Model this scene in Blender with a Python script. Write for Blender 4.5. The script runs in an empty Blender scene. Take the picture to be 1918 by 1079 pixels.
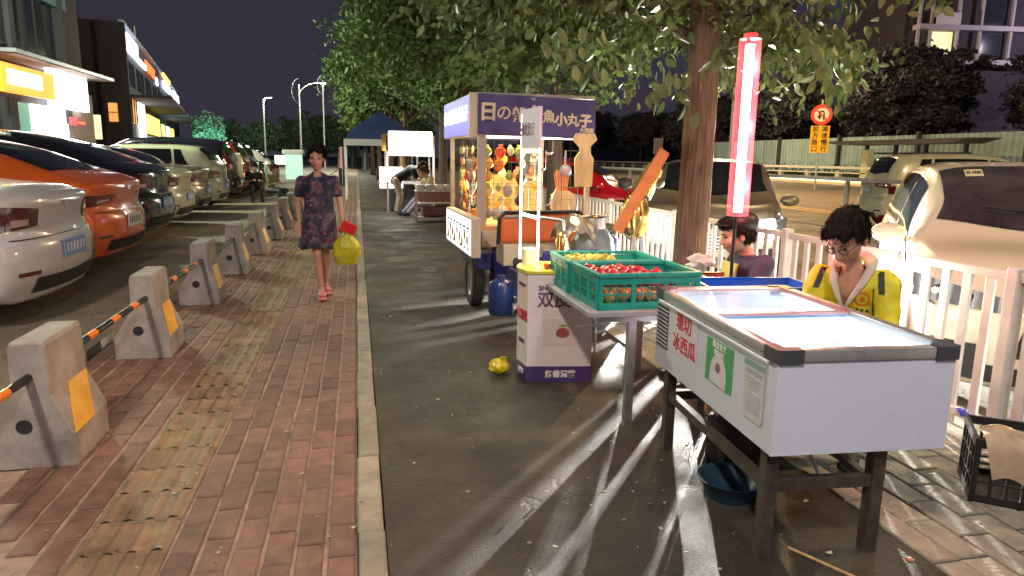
import bpy, bmesh, math, random
import numpy as np
from mathutils import Vector, Matrix, Euler, noise
rnd = random.Random(7)
C = bpy.context.scene.collection
sc = bpy.context.scene
R = math.radians

# ---------------------------------------------------------------- camera
cam_d = bpy.data.cameras.new('camera'); cam = bpy.data.objects.new('camera', cam_d); C.objects.link(cam)
cam_d.sensor_width = 36; cam_d.lens = 1300/1918*36; cam_d.clip_start = .05; cam_d.clip_end = 2000
yaw, pitch, roll = R(12.57), R(10.63), R(.9)
f = Vector((math.sin(yaw)*math.cos(pitch), math.cos(yaw)*math.cos(pitch), -math.sin(pitch)))
r = Vector((math.cos(yaw), -math.sin(yaw), 0)); d = f.cross(r)
rr = r*math.cos(roll) - d*math.sin(roll); dd = r*math.sin(roll) + d*math.cos(roll)
mw = Matrix((rr, -dd, -f)).transposed().to_4x4(); mw.translation = (0, 0, 1.5)
cam.matrix_world = mw
sc.camera = cam
# ---------------------------------------------------------------- night sky
w = bpy.data.worlds.new('World'); sc.world = w; w.use_nodes = True
nt = w.node_tree; nt.nodes.clear()
out = nt.nodes.new('ShaderNodeOutputWorld'); bg = nt.nodes.new('ShaderNodeBackground')
tc = nt.nodes.new('ShaderNodeTexCoord'); sx = nt.nodes.new('ShaderNodeSeparateXYZ'); rp = nt.nodes.new('ShaderNodeValToRGB')
nt.links.new(tc.outputs['Generated'], sx.inputs[0]); nt.links.new(sx.outputs['Z'], rp.inputs[0])
rp.color_ramp.elements[0].position = 0.0; rp.color_ramp.elements[0].color = (.026, .023, .035, 1)
rp.color_ramp.elements[1].position = .5; rp.color_ramp.elements[1].color = (.0145, .0148, .024, 1)
nt.links.new(rp.outputs[0], bg.inputs['Color']); bg.inputs['Strength'].default_value = 1.0
nt.links.new(bg.outputs[0], out.inputs['Surface'])
sc.view_settings.view_transform = 'Standard'; sc.view_settings.look = 'None'
sc.view_settings.exposure = 0.55; sc.view_settings.gamma = 1; sc.view_settings.use_curve_mapping = False

# ---------------------------------------------------------------- materials
MATS = {}
def mat(name, col, rough=.6, metal=0., emit=0., ecol=None, noise_s=0., noise_a=.25, bump=0., bump_s=None, coat=0., alpha=1., trans=0., spec=.5, rand=0., col2=None, stretch=None, detail=6, ior=1.45):
    if name in MATS: return MATS[name]
    m = bpy.data.materials.new(name); m.use_nodes = True; MATS[name] = m
    n = m.node_tree; L = n.links; b = n.nodes['Principled BSDF']
    b.inputs['Roughness'].default_value = rough; b.inputs['Metallic'].default_value = metal
    b.inputs['Specular IOR Level'].default_value = spec; b.inputs['Coat Weight'].default_value = coat
    b.inputs['Coat Roughness'].default_value = .06; b.inputs['IOR'].default_value = ior
    b.inputs['Alpha'].default_value = alpha; b.inputs['Transmission Weight'].default_value = trans
    b.inputs['Base Color'].default_value = (*col, 1)
    if emit: b.inputs['Emission Color'].default_value = (*(ecol or col), 1); b.inputs['Emission Strength'].default_value = emit
    if noise_s or bump or rand:
        t = n.nodes.new('ShaderNodeTexCoord'); mp = n.nodes.new('ShaderNodeMapping'); L.new(t.outputs['Object'], mp.inputs[0])
        if stretch: mp.inputs['Scale'].default_value = stretch
        o_ = n.nodes.new('ShaderNodeObjectInfo'); sc_ = n.nodes.new('ShaderNodeVectorMath'); sc_.operation = 'SCALE'; cx_ = n.nodes.new('ShaderNodeCombineXYZ')
        for q in range(3): L.new(o_.outputs['Random'], cx_.inputs[q])
        L.new(cx_.outputs[0], sc_.inputs[0]); sc_.inputs['Scale'].default_value = 40; L.new(sc_.outputs[0], mp.inputs['Location'])
        sock = None
        if noise_s:
            nz = n.nodes.new('ShaderNodeTexNoise'); nz.inputs['Scale'].default_value = noise_s; nz.inputs['Detail'].default_value = detail; nz.inputs['Roughness'].default_value = .65
            L.new(mp.outputs[0], nz.inputs['Vector'])
            mr = n.nodes.new('ShaderNodeMapRange'); mr.inputs[1].default_value = .3; mr.inputs[2].default_value = .7; L.new(nz.outputs['Fac'], mr.inputs[0])
            mx = n.nodes.new('ShaderNodeMix'); mx.data_type = 'RGBA'; L.new(mr.outputs[0], mx.inputs[0])
            c2 = col2 or tuple(min(1, c*(1+noise_a)) for c in col); c1 = col if col2 else tuple(c*(1-noise_a) for c in col)
            mx.inputs[6].default_value = (*c1, 1); mx.inputs[7].default_value = (*c2, 1); sock = mx.outputs[2]
            rm = n.nodes.new('ShaderNodeMapRange'); rm.inputs[3].default_value = max(0, rough-.1); rm.inputs[4].default_value = min(1, rough+.12); L.new(nz.outputs['Fac'], rm.inputs[0]); L.new(rm.outputs[0], b.inputs['Roughness'])
        if rand:
            oi = n.nodes.new('ShaderNodeObjectInfo'); hv = n.nodes.new('ShaderNodeHueSaturation')
            gm = n.nodes.new('ShaderNodeNewGeometry'); ad = n.nodes.new('ShaderNodeMath'); ad.operation = 'ADD'; L.new(oi.outputs['Random'], ad.inputs[0]); L.new(gm.outputs['Random Per Island'], ad.inputs[1])
            fr = n.nodes.new('ShaderNodeMath'); fr.operation = 'FRACT'; L.new(ad.outputs[0], fr.inputs[0])
            mr2 = n.nodes.new('ShaderNodeMapRange'); mr2.inputs[3].default_value = 1-rand; mr2.inputs[4].default_value = 1+rand; L.new(fr.outputs[0], mr2.inputs[0]); L.new(mr2.outputs[0], hv.inputs['Value'])
            if sock: L.new(sock, hv.inputs['Color'])
            else: hv.inputs['Color'].default_value = (*col, 1)
            sock = hv.outputs[0]
        if sock: L.new(sock, b.inputs['Base Color'])
        if bump:
            nb = n.nodes.new('ShaderNodeTexNoise'); nb.inputs['Scale'].default_value = bump_s or 60; nb.inputs['Detail'].default_value = 4
            L.new(mp.outputs[0], nb.inputs['Vector']); bp = n.nodes.new('ShaderNodeBump'); bp.inputs['Strength'].default_value = bump; bp.inputs['Distance'].default_value = .01
            L.new(nb.outputs['Fac'], bp.inputs['Height']); L.new(bp.outputs[0], b.inputs['Normal'])
    return m

# ---------------------------------------------------------------- mesh helpers
def V(*a): return Vector(a)
class B:
    def __init__(s): s.v = []; s.f = []
    def add(s, vs, fs):
        k = len(s.v); s.v += [tuple(x) for x in vs]; s.f += [tuple(i+k for i in q) for q in fs]; return s
    def box(s, c, sz, rot=None, taper=None, bev=0.):
        x, y, z = (q/2 for q in sz); c = Vector(c)
        if bev:
            bm = bmesh.new(); bmesh.ops.create_cube(bm, size=1); bmesh.ops.scale(bm, vec=sz, verts=bm.verts)
            bmesh.ops.bevel(bm, geom=bm.edges[:], offset=bev, segments=2, affect='EDGES', profile=.5)
            vs = [v.co.copy() for v in bm.verts]; fs = [[v.index for v in q.verts] for q in bm.faces]; bm.free()
        else:
            vs = [Vector((i, j, k)) for k in (-z, z) for j in (-y, y) for i in (-x, x)]
            fs = [(0,2,3,1),(4,5,7,6),(0,1,5,4),(2,6,7,3),(0,4,6,2),(1,3,7,5)]
        if taper: vs = [Vector((v.x*taper[0], v.y*taper[1], v.z)) if v.z > 0 else v for v in vs]
        m = rot if isinstance(rot, Matrix) else (Euler(rot).to_matrix() if rot else Matrix.Identity(3))
        return s.add([m @ v + c for v in vs], fs)
    def bar(s, a, b, w_, h_=None, up=(0,0,1)):
        a, b = Vector(a), Vector(b); dz = (b-a).normalized(); u = Vector(up)
        if abs(dz.dot(u)) > .98: u = Vector((0,1,0))
        dx = dz.cross(u).normalized(); dy = dx.cross(dz)
        m = Matrix((dx, dz, dy)).transposed()
        return s.box((a+b)/2, (w_, (b-a).length, h_ or w_), m)
    def tube(s, pts, r, n=8, cap=True, ry=None):
        pts = [Vector(p) for p in pts]; k = len(pts); rs = r if isinstance(r, (list, tuple)) else [r]*k
        vs = []; u = None
        for i, p in enumerate(pts):
            t = (pts[min(i+1, k-1)] - pts[max(i-1, 0)]).normalized()
            if u is None:
                u = Vector((0,0,1)) if abs(t.z) < .9 else Vector((1,0,0))
            x = (u - t*u.dot(t)).normalized(); u = x; y = t.cross(x)
            for j in range(n):
                a = 2*math.pi*j/n; vs.append(p + x*math.cos(a)*rs[i] + y*math.sin(a)*rs[i])
        fs = [(i*n+j, i*n+(j+1)%n, (i+1)*n+(j+1)%n, (i+1)*n+j) for i in range(k-1) for j in range(n)]
        if cap: fs += [tuple(range(n))[::-1], tuple((k-1)*n+j for j in range(n))]
        return s.add(vs, fs)
    def lathe(s, prof, n=20, c=(0,0,0), m=None, cap=True):
        vs = []; c = Vector(c)
        for (rr_, z) in prof:
            for j in range(n):
                a = 2*math.pi*j/n; v = Vector((rr_*math.cos(a), rr_*math.sin(a), z)); vs.append((m @ v if m else v) + c)
        k = len(prof)
        fs = [(i*n+j, i*n+(j+1)%n, (i+1)*n+(j+1)%n, (i+1)*n+j) for i in range(k-1) for j in range(n)]
        if cap: fs += [tuple(range(n))[::-1], tuple((k-1)*n+j for j in range(n))]
        return s.add(vs, fs)
    def prism(s, poly, a, b, axis='z', m=None, c=(0,0,0)):
        n = len(poly); g = {'z': lambda p, h: (p[0], p[1], h), 'y': lambda p, h: (p[0], h, p[1]), 'x': lambda p, h: (h, p[0], p[1])}[axis]
        vs = [Vector(g(p, h)) for h in (a, b) for p in poly]; c = Vector(c)
        vs = [(m @ v if m else v)+c for v in vs]
        return s.add(vs, [tuple(range(n))[::-1], tuple(range(n, 2*n))] + [(i, (i+1) % n, n+(i+1) % n, n+i) for i in range(n)])
    def ball(s, c, rad, n=12, k=8, rot=None, nz=0.):
        rad = rad if isinstance(rad, (tuple, list)) else (rad,)*3; c = Vector(c); vs = [Vector((0,0,-1))]
        for i in range(1, k):
            a = -math.pi/2 + math.pi*i/k
            for j in range(n):
                b = 2*math.pi*j/n; vs.append(Vector((math.cos(a)*math.cos(b), math.cos(a)*math.sin(b), math.sin(a))))
        vs.append(Vector((0,0,1))); L_ = len(vs)-1
        fs = [(0, 1+(j+1) % n, 1+j) for j in range(n)] + [(1+i*n+j, 1+i*n+(j+1) % n, 1+(i+1)*n+(j+1) % n, 1+(i+1)*n+j) for i in range(k-2) for j in range(n)] + [(1+(k-2)*n+j, 1+(k-2)*n+(j+1) % n, L_) for j in range(n)]
        m = Euler(rot).to_matrix() if rot else Matrix.Identity(3); o = []
        for v in vs:
            q = 1 + (noise.noise(v*2.3 + c*7)*nz if nz else 0)
            o.append(m @ Vector((v.x*rad[0]*q, v.y*rad[1]*q, v.z*rad[2]*q)) + c)
        return s.add(o, fs)
    def grid(s, fn, nu, nv, flip=False):
        vs = [Vector(fn(i/nu, j/nv)) for i in range(nu+1) for j in range(nv+1)]
        fs = [(i*(nv+1)+j, (i+1)*(nv+1)+j, (i+1)*(nv+1)+j+1, i*(nv+1)+j+1) for i in range(nu) for j in range(nv)]
        if flip: fs = [q[::-1] for q in fs]
        return s.add(vs, fs)
    def mesh(s, name, smooth=False, fix=True):
        me = bpy.data.meshes.new(name); me.from_pydata(s.v, [], s.f)
        if fix:
            bm = bmesh.new(); bm.from_mesh(me); bmesh.ops.recalc_face_normals(bm, faces=bm.faces); bm.to_mesh(me); bm.free()
        if smooth:
            me.polygons.foreach_set('use_smooth', [True]*len(me.polygons))
            if smooth != True: me.set_sharp_from_angle(angle=R(smooth))
        me.update(); return me
def link(name, me, m, parent=None, loc=None, rot=None):
    if isinstance(me, B): me = me.mesh(name)
    if m is not None and not me.materials: me.materials.append(m)
    o = bpy.data.objects.new(name, me); C.objects.link(o)
    if parent: o.parent = parent
    if loc is not None: o.location = loc
    if rot is not None: o.rotation_euler = rot
    return o
def part(name, b, m, parent, smooth=False, loc=None, rot=None, label=None, fix=True):
    o = link(name, b.mesh(name, smooth, fix) if isinstance(b, B) else b, m, parent, loc, rot)
    if label: o['label'] = label
    return o
def tag(o, label, cat, group=None):
    o['label'] = label; o['category'] = cat
    if group: o['group'] = group
    return o
def thing(name, label, cat, loc=(0,0,0), rz=0, group=None):
    o = bpy.data.objects.new(name, None); C.objects.link(o); o.location = loc; o.rotation_euler = (0,0,rz); o.empty_display_size = .1
    return tag(o, label, cat, group)
def struct(name, b, m, parent=None, smooth=False, fix=True):
    o = link(name, b.mesh(name, smooth, fix), m, parent)
    if not parent: o['kind'] = 'structure'
    return o
def dup(root, loc, rz, label=None, group=None):
    q = root.copy(); C.objects.link(q); q.location = loc; q.rotation_euler = (0,0,rz)
    if label: q['label'] = label
    if group: q['group'] = group
    for ch in list(root.children):
        c = ch.copy(); C.objects.link(c); c.parent = q
        for g in list(ch.children):
            e = g.copy(); C.objects.link(e); e.parent = c
    return q
TS = bpy.data.scenes.new('workbench')
def bake(data, mods=()):
    """evaluate a curve or mesh with modifiers in a small side scene"""
    o = bpy.data.objects.new('t', data); TS.collection.objects.link(o)
    for kind, kw in mods:
        m = o.modifiers.new(kind, kind)
        for k_, v_ in kw.items(): setattr(m, k_, v_)
    vl = TS.view_layers[0]; vl.update()
    me = bpy.data.meshes.new_from_object(o.evaluated_get(vl.depsgraph)); bpy.data.objects.remove(o); return me
def text(body, size, m, parent, loc, rot, extrude=.0015, name='lettering', sx=1., bold=0., align='CENTER', spacing=1.):
    cu = bpy.data.curves.new(name, 'FONT'); cu.body = body; cu.size = size; cu.align_x = align; cu.align_y = 'CENTER'
    cu.extrude = extrude; cu.offset = bold; cu.space_character = spacing; cu.resolution_u = 3
    me = bake(cu)
    me.name = name; me.materials.clear(); me.materials.append(m)
    for v in me.vertices: v.co.x *= sx
    q = bpy.data.objects.new(name, me); C.objects.link(q); q.parent = parent; q.location = loc; q.rotation_euler = rot
    return q
def lamp(kind, loc, energy, col, size=.1, parent=None, rot=None, spot=None, blend=.3, sy=None):
    l = bpy.data.lights.new('light', kind); l.energy = energy; l.color = col
    if kind == 'AREA':
        l.size = size
        if sy: l.shape = 'RECTANGLE'; l.size_y = sy
    else: l.shadow_soft_size = size
    if kind == 'SPOT': l.spot_size = spot; l.spot_blend = blend
    o = bpy.data.objects.new('light', l); C.objects.link(o); o.location = loc
    if rot is not None: o.rotation_euler = rot
    if parent: o.parent = parent
    return o
def aim(loc, tgt): return (Vector(tgt)-Vector(loc)).to_track_quat('-Z', 'Y').to_euler()
# ================================================================ STREET LAMPS (modelled fixtures; some unseen ones are added to brighten the scene)
m_pole = mat('galvanised', (.42,.42,.40), .45, metal=.3)
m_lampglow = mat('street_lamp_glow', (1,.9,.7), .4, emit=9, ecol=(1,.93,.78))
def street_lamp(loc, label, h=7.5, arm=1.6, az=0, power=0, col=(1,.80,.52), group='street lamps', curve=True, glow=True, soft=.35):
    t = thing('street_lamp', label, 'street lamp', loc, az, group)
    part('pole', B().tube([(0,0,0),(0,0,1),(0,0,h)], [.11,.085,.05], 10), m_pole, t, 40)
    pts = [(arm*(1-math.cos(a)), 0, h-.9+1.1*math.sin(a)) for a in [i*math.pi/2/8 for i in range(9)]]
    part('arm', B().tube(pts, .035, 8), m_pole, t, 40)
    if curve: part('hoop', B().tube([(-.55*math.sin(a), 0, h-.7-.95*math.cos(a)+.2) for a in [i*math.pi/10 for i in range(11)]], .03, 8), m_pole, t, 40)
    hd = part('lamp_head', B().box((arm+.25,0,h+.2), (.6,.24,.09), bev=.03), m_pole, t)
    if glow: part('lamp_glass', B().box((arm+.27,0,h+.145), (.42,.18,.03)), m_lampglow, hd)
    if power: lamp('POINT', (arm+.27, 0, h+.02), power, col, soft, t)
    return t
street_lamp((-4.6,-2.5,0), 'street lamp standing at the edge of the lot behind the camera', 7.5, power=1750, col=(1,.82,.68))
street_lamp((3.0,-4.5,0), 'added fill lamp on the verge behind the camera', 6.5, arm=.8, az=math.pi, power=560, col=(.80,.90,1))  # unseen lamp added as cool fill for the foreground
street_lamp((-11.5,20,0), 'added lamp left of the frame, brightening the trees', 7.5, power=4200, col=(.90,1,.70), soft=.7)  # unseen lamp added to light up the tree crowns
street_lamp((-4.4,60,0), 'curved street lamp rising left of the green trees', 7.0, arm=1.6, power=2600, col=(.95,1,.75))
street_lamp((-3.3,78,0), 'second curved street lamp rising beyond the first one', 9.2, arm=1.6, power=1200, col=(.95,1,.75))
street_lamp((-8.6,72,0), 'bright street lamp above the dark far trees', 6.6, arm=.3, curve=False, power=1500, col=(.9,1,.9))
street_lamp((9.0,2.0,-.12), 'tall sodium street lamp over the road right of the frame', 9.5, arm=2, power=3500, col=(1,.66,.30))
street_lamp((17.0,30.0,-.12), 'tall sodium street lamp over the road, head hidden by the leaves', 11.5, arm=1, power=9000, col=(1,.64,.28))
street_lamp((62.0,50.0,-.12), 'added tall lamp right of the frame, brightening the apartment block', 14, arm=1, power=2600, col=(.95,.85,1))  # unseen lamp added to brighten the apartment block
street_lamp((30.0,58.0,-.12), 'thin tall lamp pole on the far side of the road', 12.5, arm=2, power=9000, col=(1,.70,.36))
# ================================================================ GROUND
SW_L, SW_R = -1.95, -.035          # brick pavement
TX0, TX1 = -1.09, -.74            # tactile strip
ROADZ = -.12
def asphalt(name, c1, c2, r0, r1):
    m = bpy.data.materials.new(name); m.use_nodes = True; n = m.node_tree; L = n.links; b_ = n.nodes['Principled BSDF']
    t = n.nodes.new('ShaderNodeTexCoord')
    def nz(sc_, det=6, ro=.6):
        q = n.nodes.new('ShaderNodeTexNoise'); q.inputs['Scale'].default_value = sc_; q.inputs['Detail'].default_value = det; q.inputs['Roughness'].default_value = ro; L.new(t.outputs['Object'], q.inputs['Vector']); return q.outputs['Fac']
    def ramp(s_, p0, p1, v0, v1):
        q = n.nodes.new('ShaderNodeMapRange'); q.inputs[1].default_value = p0; q.inputs[2].default_value = p1; q.inputs[3].default_value = v0; q.inputs[4].default_value = v1; L.new(s_, q.inputs[0]); return q.outputs[0]
    def mixc(f_, a, b2):
        q = n.nodes.new('ShaderNodeMix'); q.data_type = 'RGBA'; L.new(f_, q.inputs[0])
        for k_, v_ in ((6, a), (7, b2)):
            if isinstance(v_, tuple): q.inputs[k_].default_value = (*v_, 1)
            else: L.new(v_, q.inputs[k_])
        return q.outputs[2]
    big = nz(.8, 8, .7); fine = nz(55, 3, .7); vo = n.nodes.new('ShaderNodeTexVoronoi'); vo.inputs['Scale'].default_value = 85; L.new(t.outputs['Object'], vo.inputs['Vector'])
    ck = n.nodes.new('ShaderNodeTexVoronoi'); ck.feature = 'DISTANCE_TO_EDGE'; ck.inputs['Scale'].default_value = .9
    wv = n.nodes.new('ShaderNodeTexNoise'); wv.inputs['Scale'].default_value = 3.5; wv.inputs['Detail'].default_value = 6; L.new(t.outputs['Object'], wv.inputs['Vector'])
    va = n.nodes.new('ShaderNodeVectorMath'); va.operation = 'MULTIPLY_ADD'; va.inputs[1].default_value = (.55,.55,.55); L.new(wv.outputs['Color'], va.inputs[0]); L.new(t.outputs['Object'], va.inputs[2]); L.new(va.outputs[0], ck.inputs['Vector'])
    col = mixc(ramp(big, .35, .65, 0, 1), c1, c2)
    col = mixc(ramp(fine, .55, .72, 0, .65), col, tuple(min(1, x*2.3) for x in c2))
    col = mixc(ramp(vo.outputs['Distance'], .0, .35, .45, 0), col, tuple(x*1.9 for x in c2))
    col = mixc(ramp(ck.outputs['Distance'], 0, .012, .45, 0), col, (.012,.011,.01))
    L.new(col, b_.inputs['Base Color']); L.new(ramp(nz(1.7, 6), .35, .62, r0, r1), b_.inputs['Roughness'])
    bp = n.nodes.new('ShaderNodeBump'); bp.inputs['Strength'].default_value = .75; bp.inputs['Distance'].default_value = .006
    ad = n.nodes.new('ShaderNodeMath'); ad.operation = 'ADD'; L.new(nz(130, 3), ad.inputs[0]); L.new(ramp(ck.outputs['Distance'], 0, .02, -.6, 0), ad.inputs[1]); L.new(ad.outputs[0], bp.inputs['Height']); L.new(bp.outputs[0], b_.inputs['Normal'])
    return m
m_asph = asphalt('lane_asphalt', (.028,.023,.019), (.058,.045,.032), .44, .85)
m_lot = asphalt('lot_concrete', (.17,.15,.115), (.26,.22,.165), .5, .85)
m_road = asphalt('road_asphalt', (.14,.12,.10), (.18,.15,.12), .6, .85)
m_soil = mat('soil', (.10,.09,.06), .9, noise_s=8, noise_a=.5, bump=.8, bump_s=30)
m_mortar = mat('mortar', (.34,.24,.19), .9, noise_s=12, noise_a=.4, bump=.4, bump_s=80)
m_brick = mat('brick_red', (.19,.105,.08), .72, noise_s=9, noise_a=.35, bump=.5, bump_s=70, rand=.2)
m_tact = mat('tactile_ochre', (.235,.16,.095), .7, noise_s=7, noise_a=.4, bump=.4, bump_s=60, rand=.14)
m_kerb = mat('kerb_stone', (.27,.24,.19), .75, noise_s=6, noise_a=.35, bump=.4, bump_s=50, rand=.12)
m_paver = mat('paver_grey', (.25,.24,.19), .75, noise_s=8, noise_a=.35, bump=.5, bump_s=60, rand=.15)
m_joint = mat('dark_joint', (.035,.03,.028), .9, noise_s=15, noise_a=.4)
m_yline = mat('road_paint', (.62,.42,.12), .6, noise_s=3, noise_a=.2)
m_white_paint = mat('white_paint', (.5,.5,.45), .6, noise_s=5, noise_a=.4)

def sheet(x0, x1, y0, y1, z): return B().add([(x0,y0,z),(x1,y0,z),(x1,y1,z),(x0,y1,z)], [(0,1,2,3)])
struct('ground', sheet(-400, 400, -60, 700, -.16), m_soil)
lot = struct('parking_lot', B().box((-31.97, 95, -.05), (60, 230, .22)), m_lot)
struct('asphalt_lane', B().box((1.094, 95, -.08), (2.03, 230, .16)), m_asph)
road = struct('road', B().box((19.9, 145, -.145), (32.5, 410, .05)), m_road)
for (x, wd) in ((15.0, .28), (15.6, .28)):
    struct('lane_line', B().box((x, 70, -.114), (wd, 260, .006)), m_yline)
for k in range(14):
    struct('lane_line', B().box((9.2, 2+9*k, -.114), (.16, 4, .006)), m_white_paint)

def brick_block(b, x0, x1, y0, y1, z0, z1, tilt=(0,0), ch=.006):
    xs, ys = (x0, x1), (y0, y1); vs = []
    for j in (0,1):
        for i in (0,1): vs.append((xs[i], ys[j], z0))
    for j in (0,1):
        for i in (0,1): vs.append((xs[i], ys[j], z1-ch))
    for j in (0,1):
        for i in (0,1):
            vs.append((xs[i]+(ch if i == 0 else -ch), ys[j]+(ch if j == 0 else -ch), z1 + (i-.5)*tilt[0] + (j-.5)*tilt[1]))
    fs = [(0,1,5,4),(1,3,7,5),(3,2,6,7),(2,0,4,6),(4,5,9,8),(5,7,11,9),(7,6,10,11),(6,4,8,10),(8,9,11,10)]
    return b.add(vs, fs)
def unit_brick(w_, l_, h_):
    return brick_block(B(), -w_/2, w_/2, -l_/2, l_/2, -h_, 0).mesh('brick', False, False)
side = struct('sidewalk', B().box(((SW_L+SW_R)/2, 95, -.085), (SW_R-SW_L, 230, .15)), m_mortar)
# rows of stretchers running along the path
cells = []
BW, BL = .128, .235
def rows(x0, x1):
    n = round((x1-x0)/BW); w_ = (x1-x0)/n
    for i in range(n):
        off = (i % 2)*.5*BL + rnd.uniform(-.02,.02)
        y = 1.2 + off
        while y < 42:
            cells.append((x0+w_*(i+.5), y+BL/2, w_-.026)); y += BL
rows(SW_L, TX0); rows(TX1, SW_R)
def vis(x, y):
    if y < 2.15: return False
    u = (x*math.cos(yaw)-y*math.sin(yaw))/(x*math.sin(yaw)+y*math.cos(yaw))
    return u > -.78
cells = [c for c in cells if vis(c[0], c[1])]
cells.sort(key=lambda c: c[0]**2+c[1]**2)
ub = unit_brick(BW-.026, BL-.008, .03); ub.materials.append(m_brick)
for (x, y, w_) in cells[:300]:
    o = link('brick', ub, None, side, (x+rnd.uniform(-.002,.002), y+rnd.uniform(-.002,.002), rnd.uniform(-.003,.004)), (rnd.uniform(-.012,.012), rnd.uniform(-.015,.015), rnd.uniform(-.008,.008)))
b = B()
for (x, y, w_) in cells[300:]:
    z = rnd.uniform(-.003, .003)
    brick_block(b, x-w_/2, x+w_/2, y-BL/2+.004, y+BL/2-.004, -.02, z, (rnd.uniform(-.003,.003), rnd.uniform(-.004,.004)))
o = struct('brickwork', b, m_brick, side, fix=False); o['kind'] = 'stuff'
# tactile strip
def tact_mesh(L_):
    b = brick_block(B(), -.17, .17, -L_/2+.004, L_/2-.004, -.02, 0)
    for i in range(4):
        x = -.127+.085*i
        b.grid(lambda u, v: (x+(u-.5)*.046, (v-.5)*(L_-.02), .011*math.sin(math.pi*u)+.0005), 4, 1)
    return b
tm = tact_mesh(.25).mesh('tactile_tile', False, False); tm.materials.append(m_tact)
bs = B(); y = 1.9; k = 0
while y < 45:
    if k < 60:
        link('tactile_tile', tm, None, side, ((TX0+TX1)/2, y+.125, rnd.uniform(-.003,.003)), (rnd.uniform(-.01,.01), rnd.uniform(-.01,.01), rnd.uniform(-.006,.006)))
    else:
        q = tact_mesh(.25); bs.add([(vx+(TX0+TX1)/2, vy+y+.125, vz) for vx, vy, vz in q.v], q.f)
    y += .25; k += 1
o = struct('tactile_strip', bs, m_tact, side, fix=False); o['kind'] = 'stuff'
# kerb of long stones
kerb = struct('kerb', B().box((.021, 95, -.08), (.105, 230, .15)), m_joint)
y = 1.2; k = 0
while y < 90:
    L_ = .72; b = brick_block(B(), -.052, .052, -L_/2+.004, L_/2-.004, -.1, .012, ch=.008)
    o = link('kerb_stone', b.mesh('kerb_stone', False, False), m_kerb, kerb, (.021+rnd.uniform(-.003,.003), y+L_/2, rnd.uniform(-.003,.003))); y += L_
# right-hand verge : grey pavers, flush edging stone
verge = struct('verge_pavement', B().box((2.83, 60, -.085), (1.44, 150, .15)), m_joint)
pc = []
for i in range(9):
    x = 2.24+.144*(i+.5); y = .9+(i % 2)*.14
    while y < 16: pc.append((x, y+.14)); y += .28
pc.sort(key=lambda c: c[0]**2+c[1]**2)
pc = [c for c in pc if c[1] > 1.5]
up = unit_brick(.136, .27, .03); up.materials.append(m_paver)
b = B()
for i, (x, y) in enumerate(pc):
    if i < 200: link('paver', up, None, verge, (x, y, rnd.uniform(-.005,.005)), (rnd.uniform(-.015,.015), rnd.uniform(-.015,.015), rnd.uniform(-.01,.01)))
    else: brick_block(b, x-.068, x+.068, y-.135, y+.135, -.02, rnd.uniform(-.004,.004))
o = struct('paver_field', b, m_paver, verge, fix=False); o['kind'] = 'stuff'
b = B(); y = 1.0; k = 0
while y < 40:
    q = brick_block(B(), -.06, .06, -.245, .245, -.1, .008, ch=.006)
    link('edging_stone', q.mesh('edging_stone', False, False), m_kerb, verge, (2.17, y+.25, rnd.uniform(-.003,.003))); y += .5
struct('road_kerb', B().box((3.60, 60, -.07), (.10, 180, .17)), m_kerb)
# leaves, crumbs and paper scraps
b = B()
for i in range(420):
    y = 2.1+rnd.random()**1.8*13; x = rnd.uniform(-1.9, 3.4); s_ = rnd.uniform(.004,.016); a = rnd.random()*6.28
    z = .014
    p = [(x+s_*math.cos(a+q*1.57+rnd.uniform(-.4,.4)), y+s_*.7*math.sin(a+q*1.57), z+rnd.uniform(0,.008)) for q in range(4)]
    b.add(p+[(x,y,z-.004)], [(0,1,2,3),(0,1,4),(1,2,4),(2,3,4),(3,0,4)])
o = link('litter', b.mesh('litter'), mat('litter', (.42,.38,.3), .7, rand=.5)); o['kind'] = 'stuff'
# ================================================================ BARRIERS ALONG THE PATH
m_conc = mat('barrier_concrete', (.31,.285,.265), .8, noise_s=3.5, noise_a=.42, bump=.35, bump_s=35)
m_refl = mat('reflective_yellow', (.80,.42,.03), .35, noise_s=14, noise_a=.12, rand=.05)
m_black = mat('black_rubber', (.012,.012,.012), .5)
m_bar = mat('black_bar', (.02,.02,.022), .35, metal=.3)
m_orange = mat('orange_band', (.85,.22,.02), .4)
def barrier_mesh():
    # profile across (x), extruded along y; right face carries the panel
    P = [(-.19,0),(.19,0),(.19,.16),(.105,.36),(.10,.60),(.09,.62),(-.045,.62),(-.055,.60),(-.06,.36),(-.19,.16)]
    b = B(); Lh = .23; n = len(P); e = .012
    rings = []
    for y, s_ in ((-Lh, .97), (-Lh+e, 1), (Lh-e, 1), (Lh, .97)): rings.append([(x*s_, y, (z-.31)*s_+.31 if z > 0 else z) for x, z in P])
    vs = [v for r_ in rings for v in r_]
    fs = [(i*n+j, i*n+(j+1) % n, (i+1)*n+(j+1) % n, (i+1)*n+j) for i in range(3) for j in range(n)] + [tuple(range(n))[::-1], tuple(3*n+j for j in range(n))]
    return b.add(vs, fs)
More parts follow.
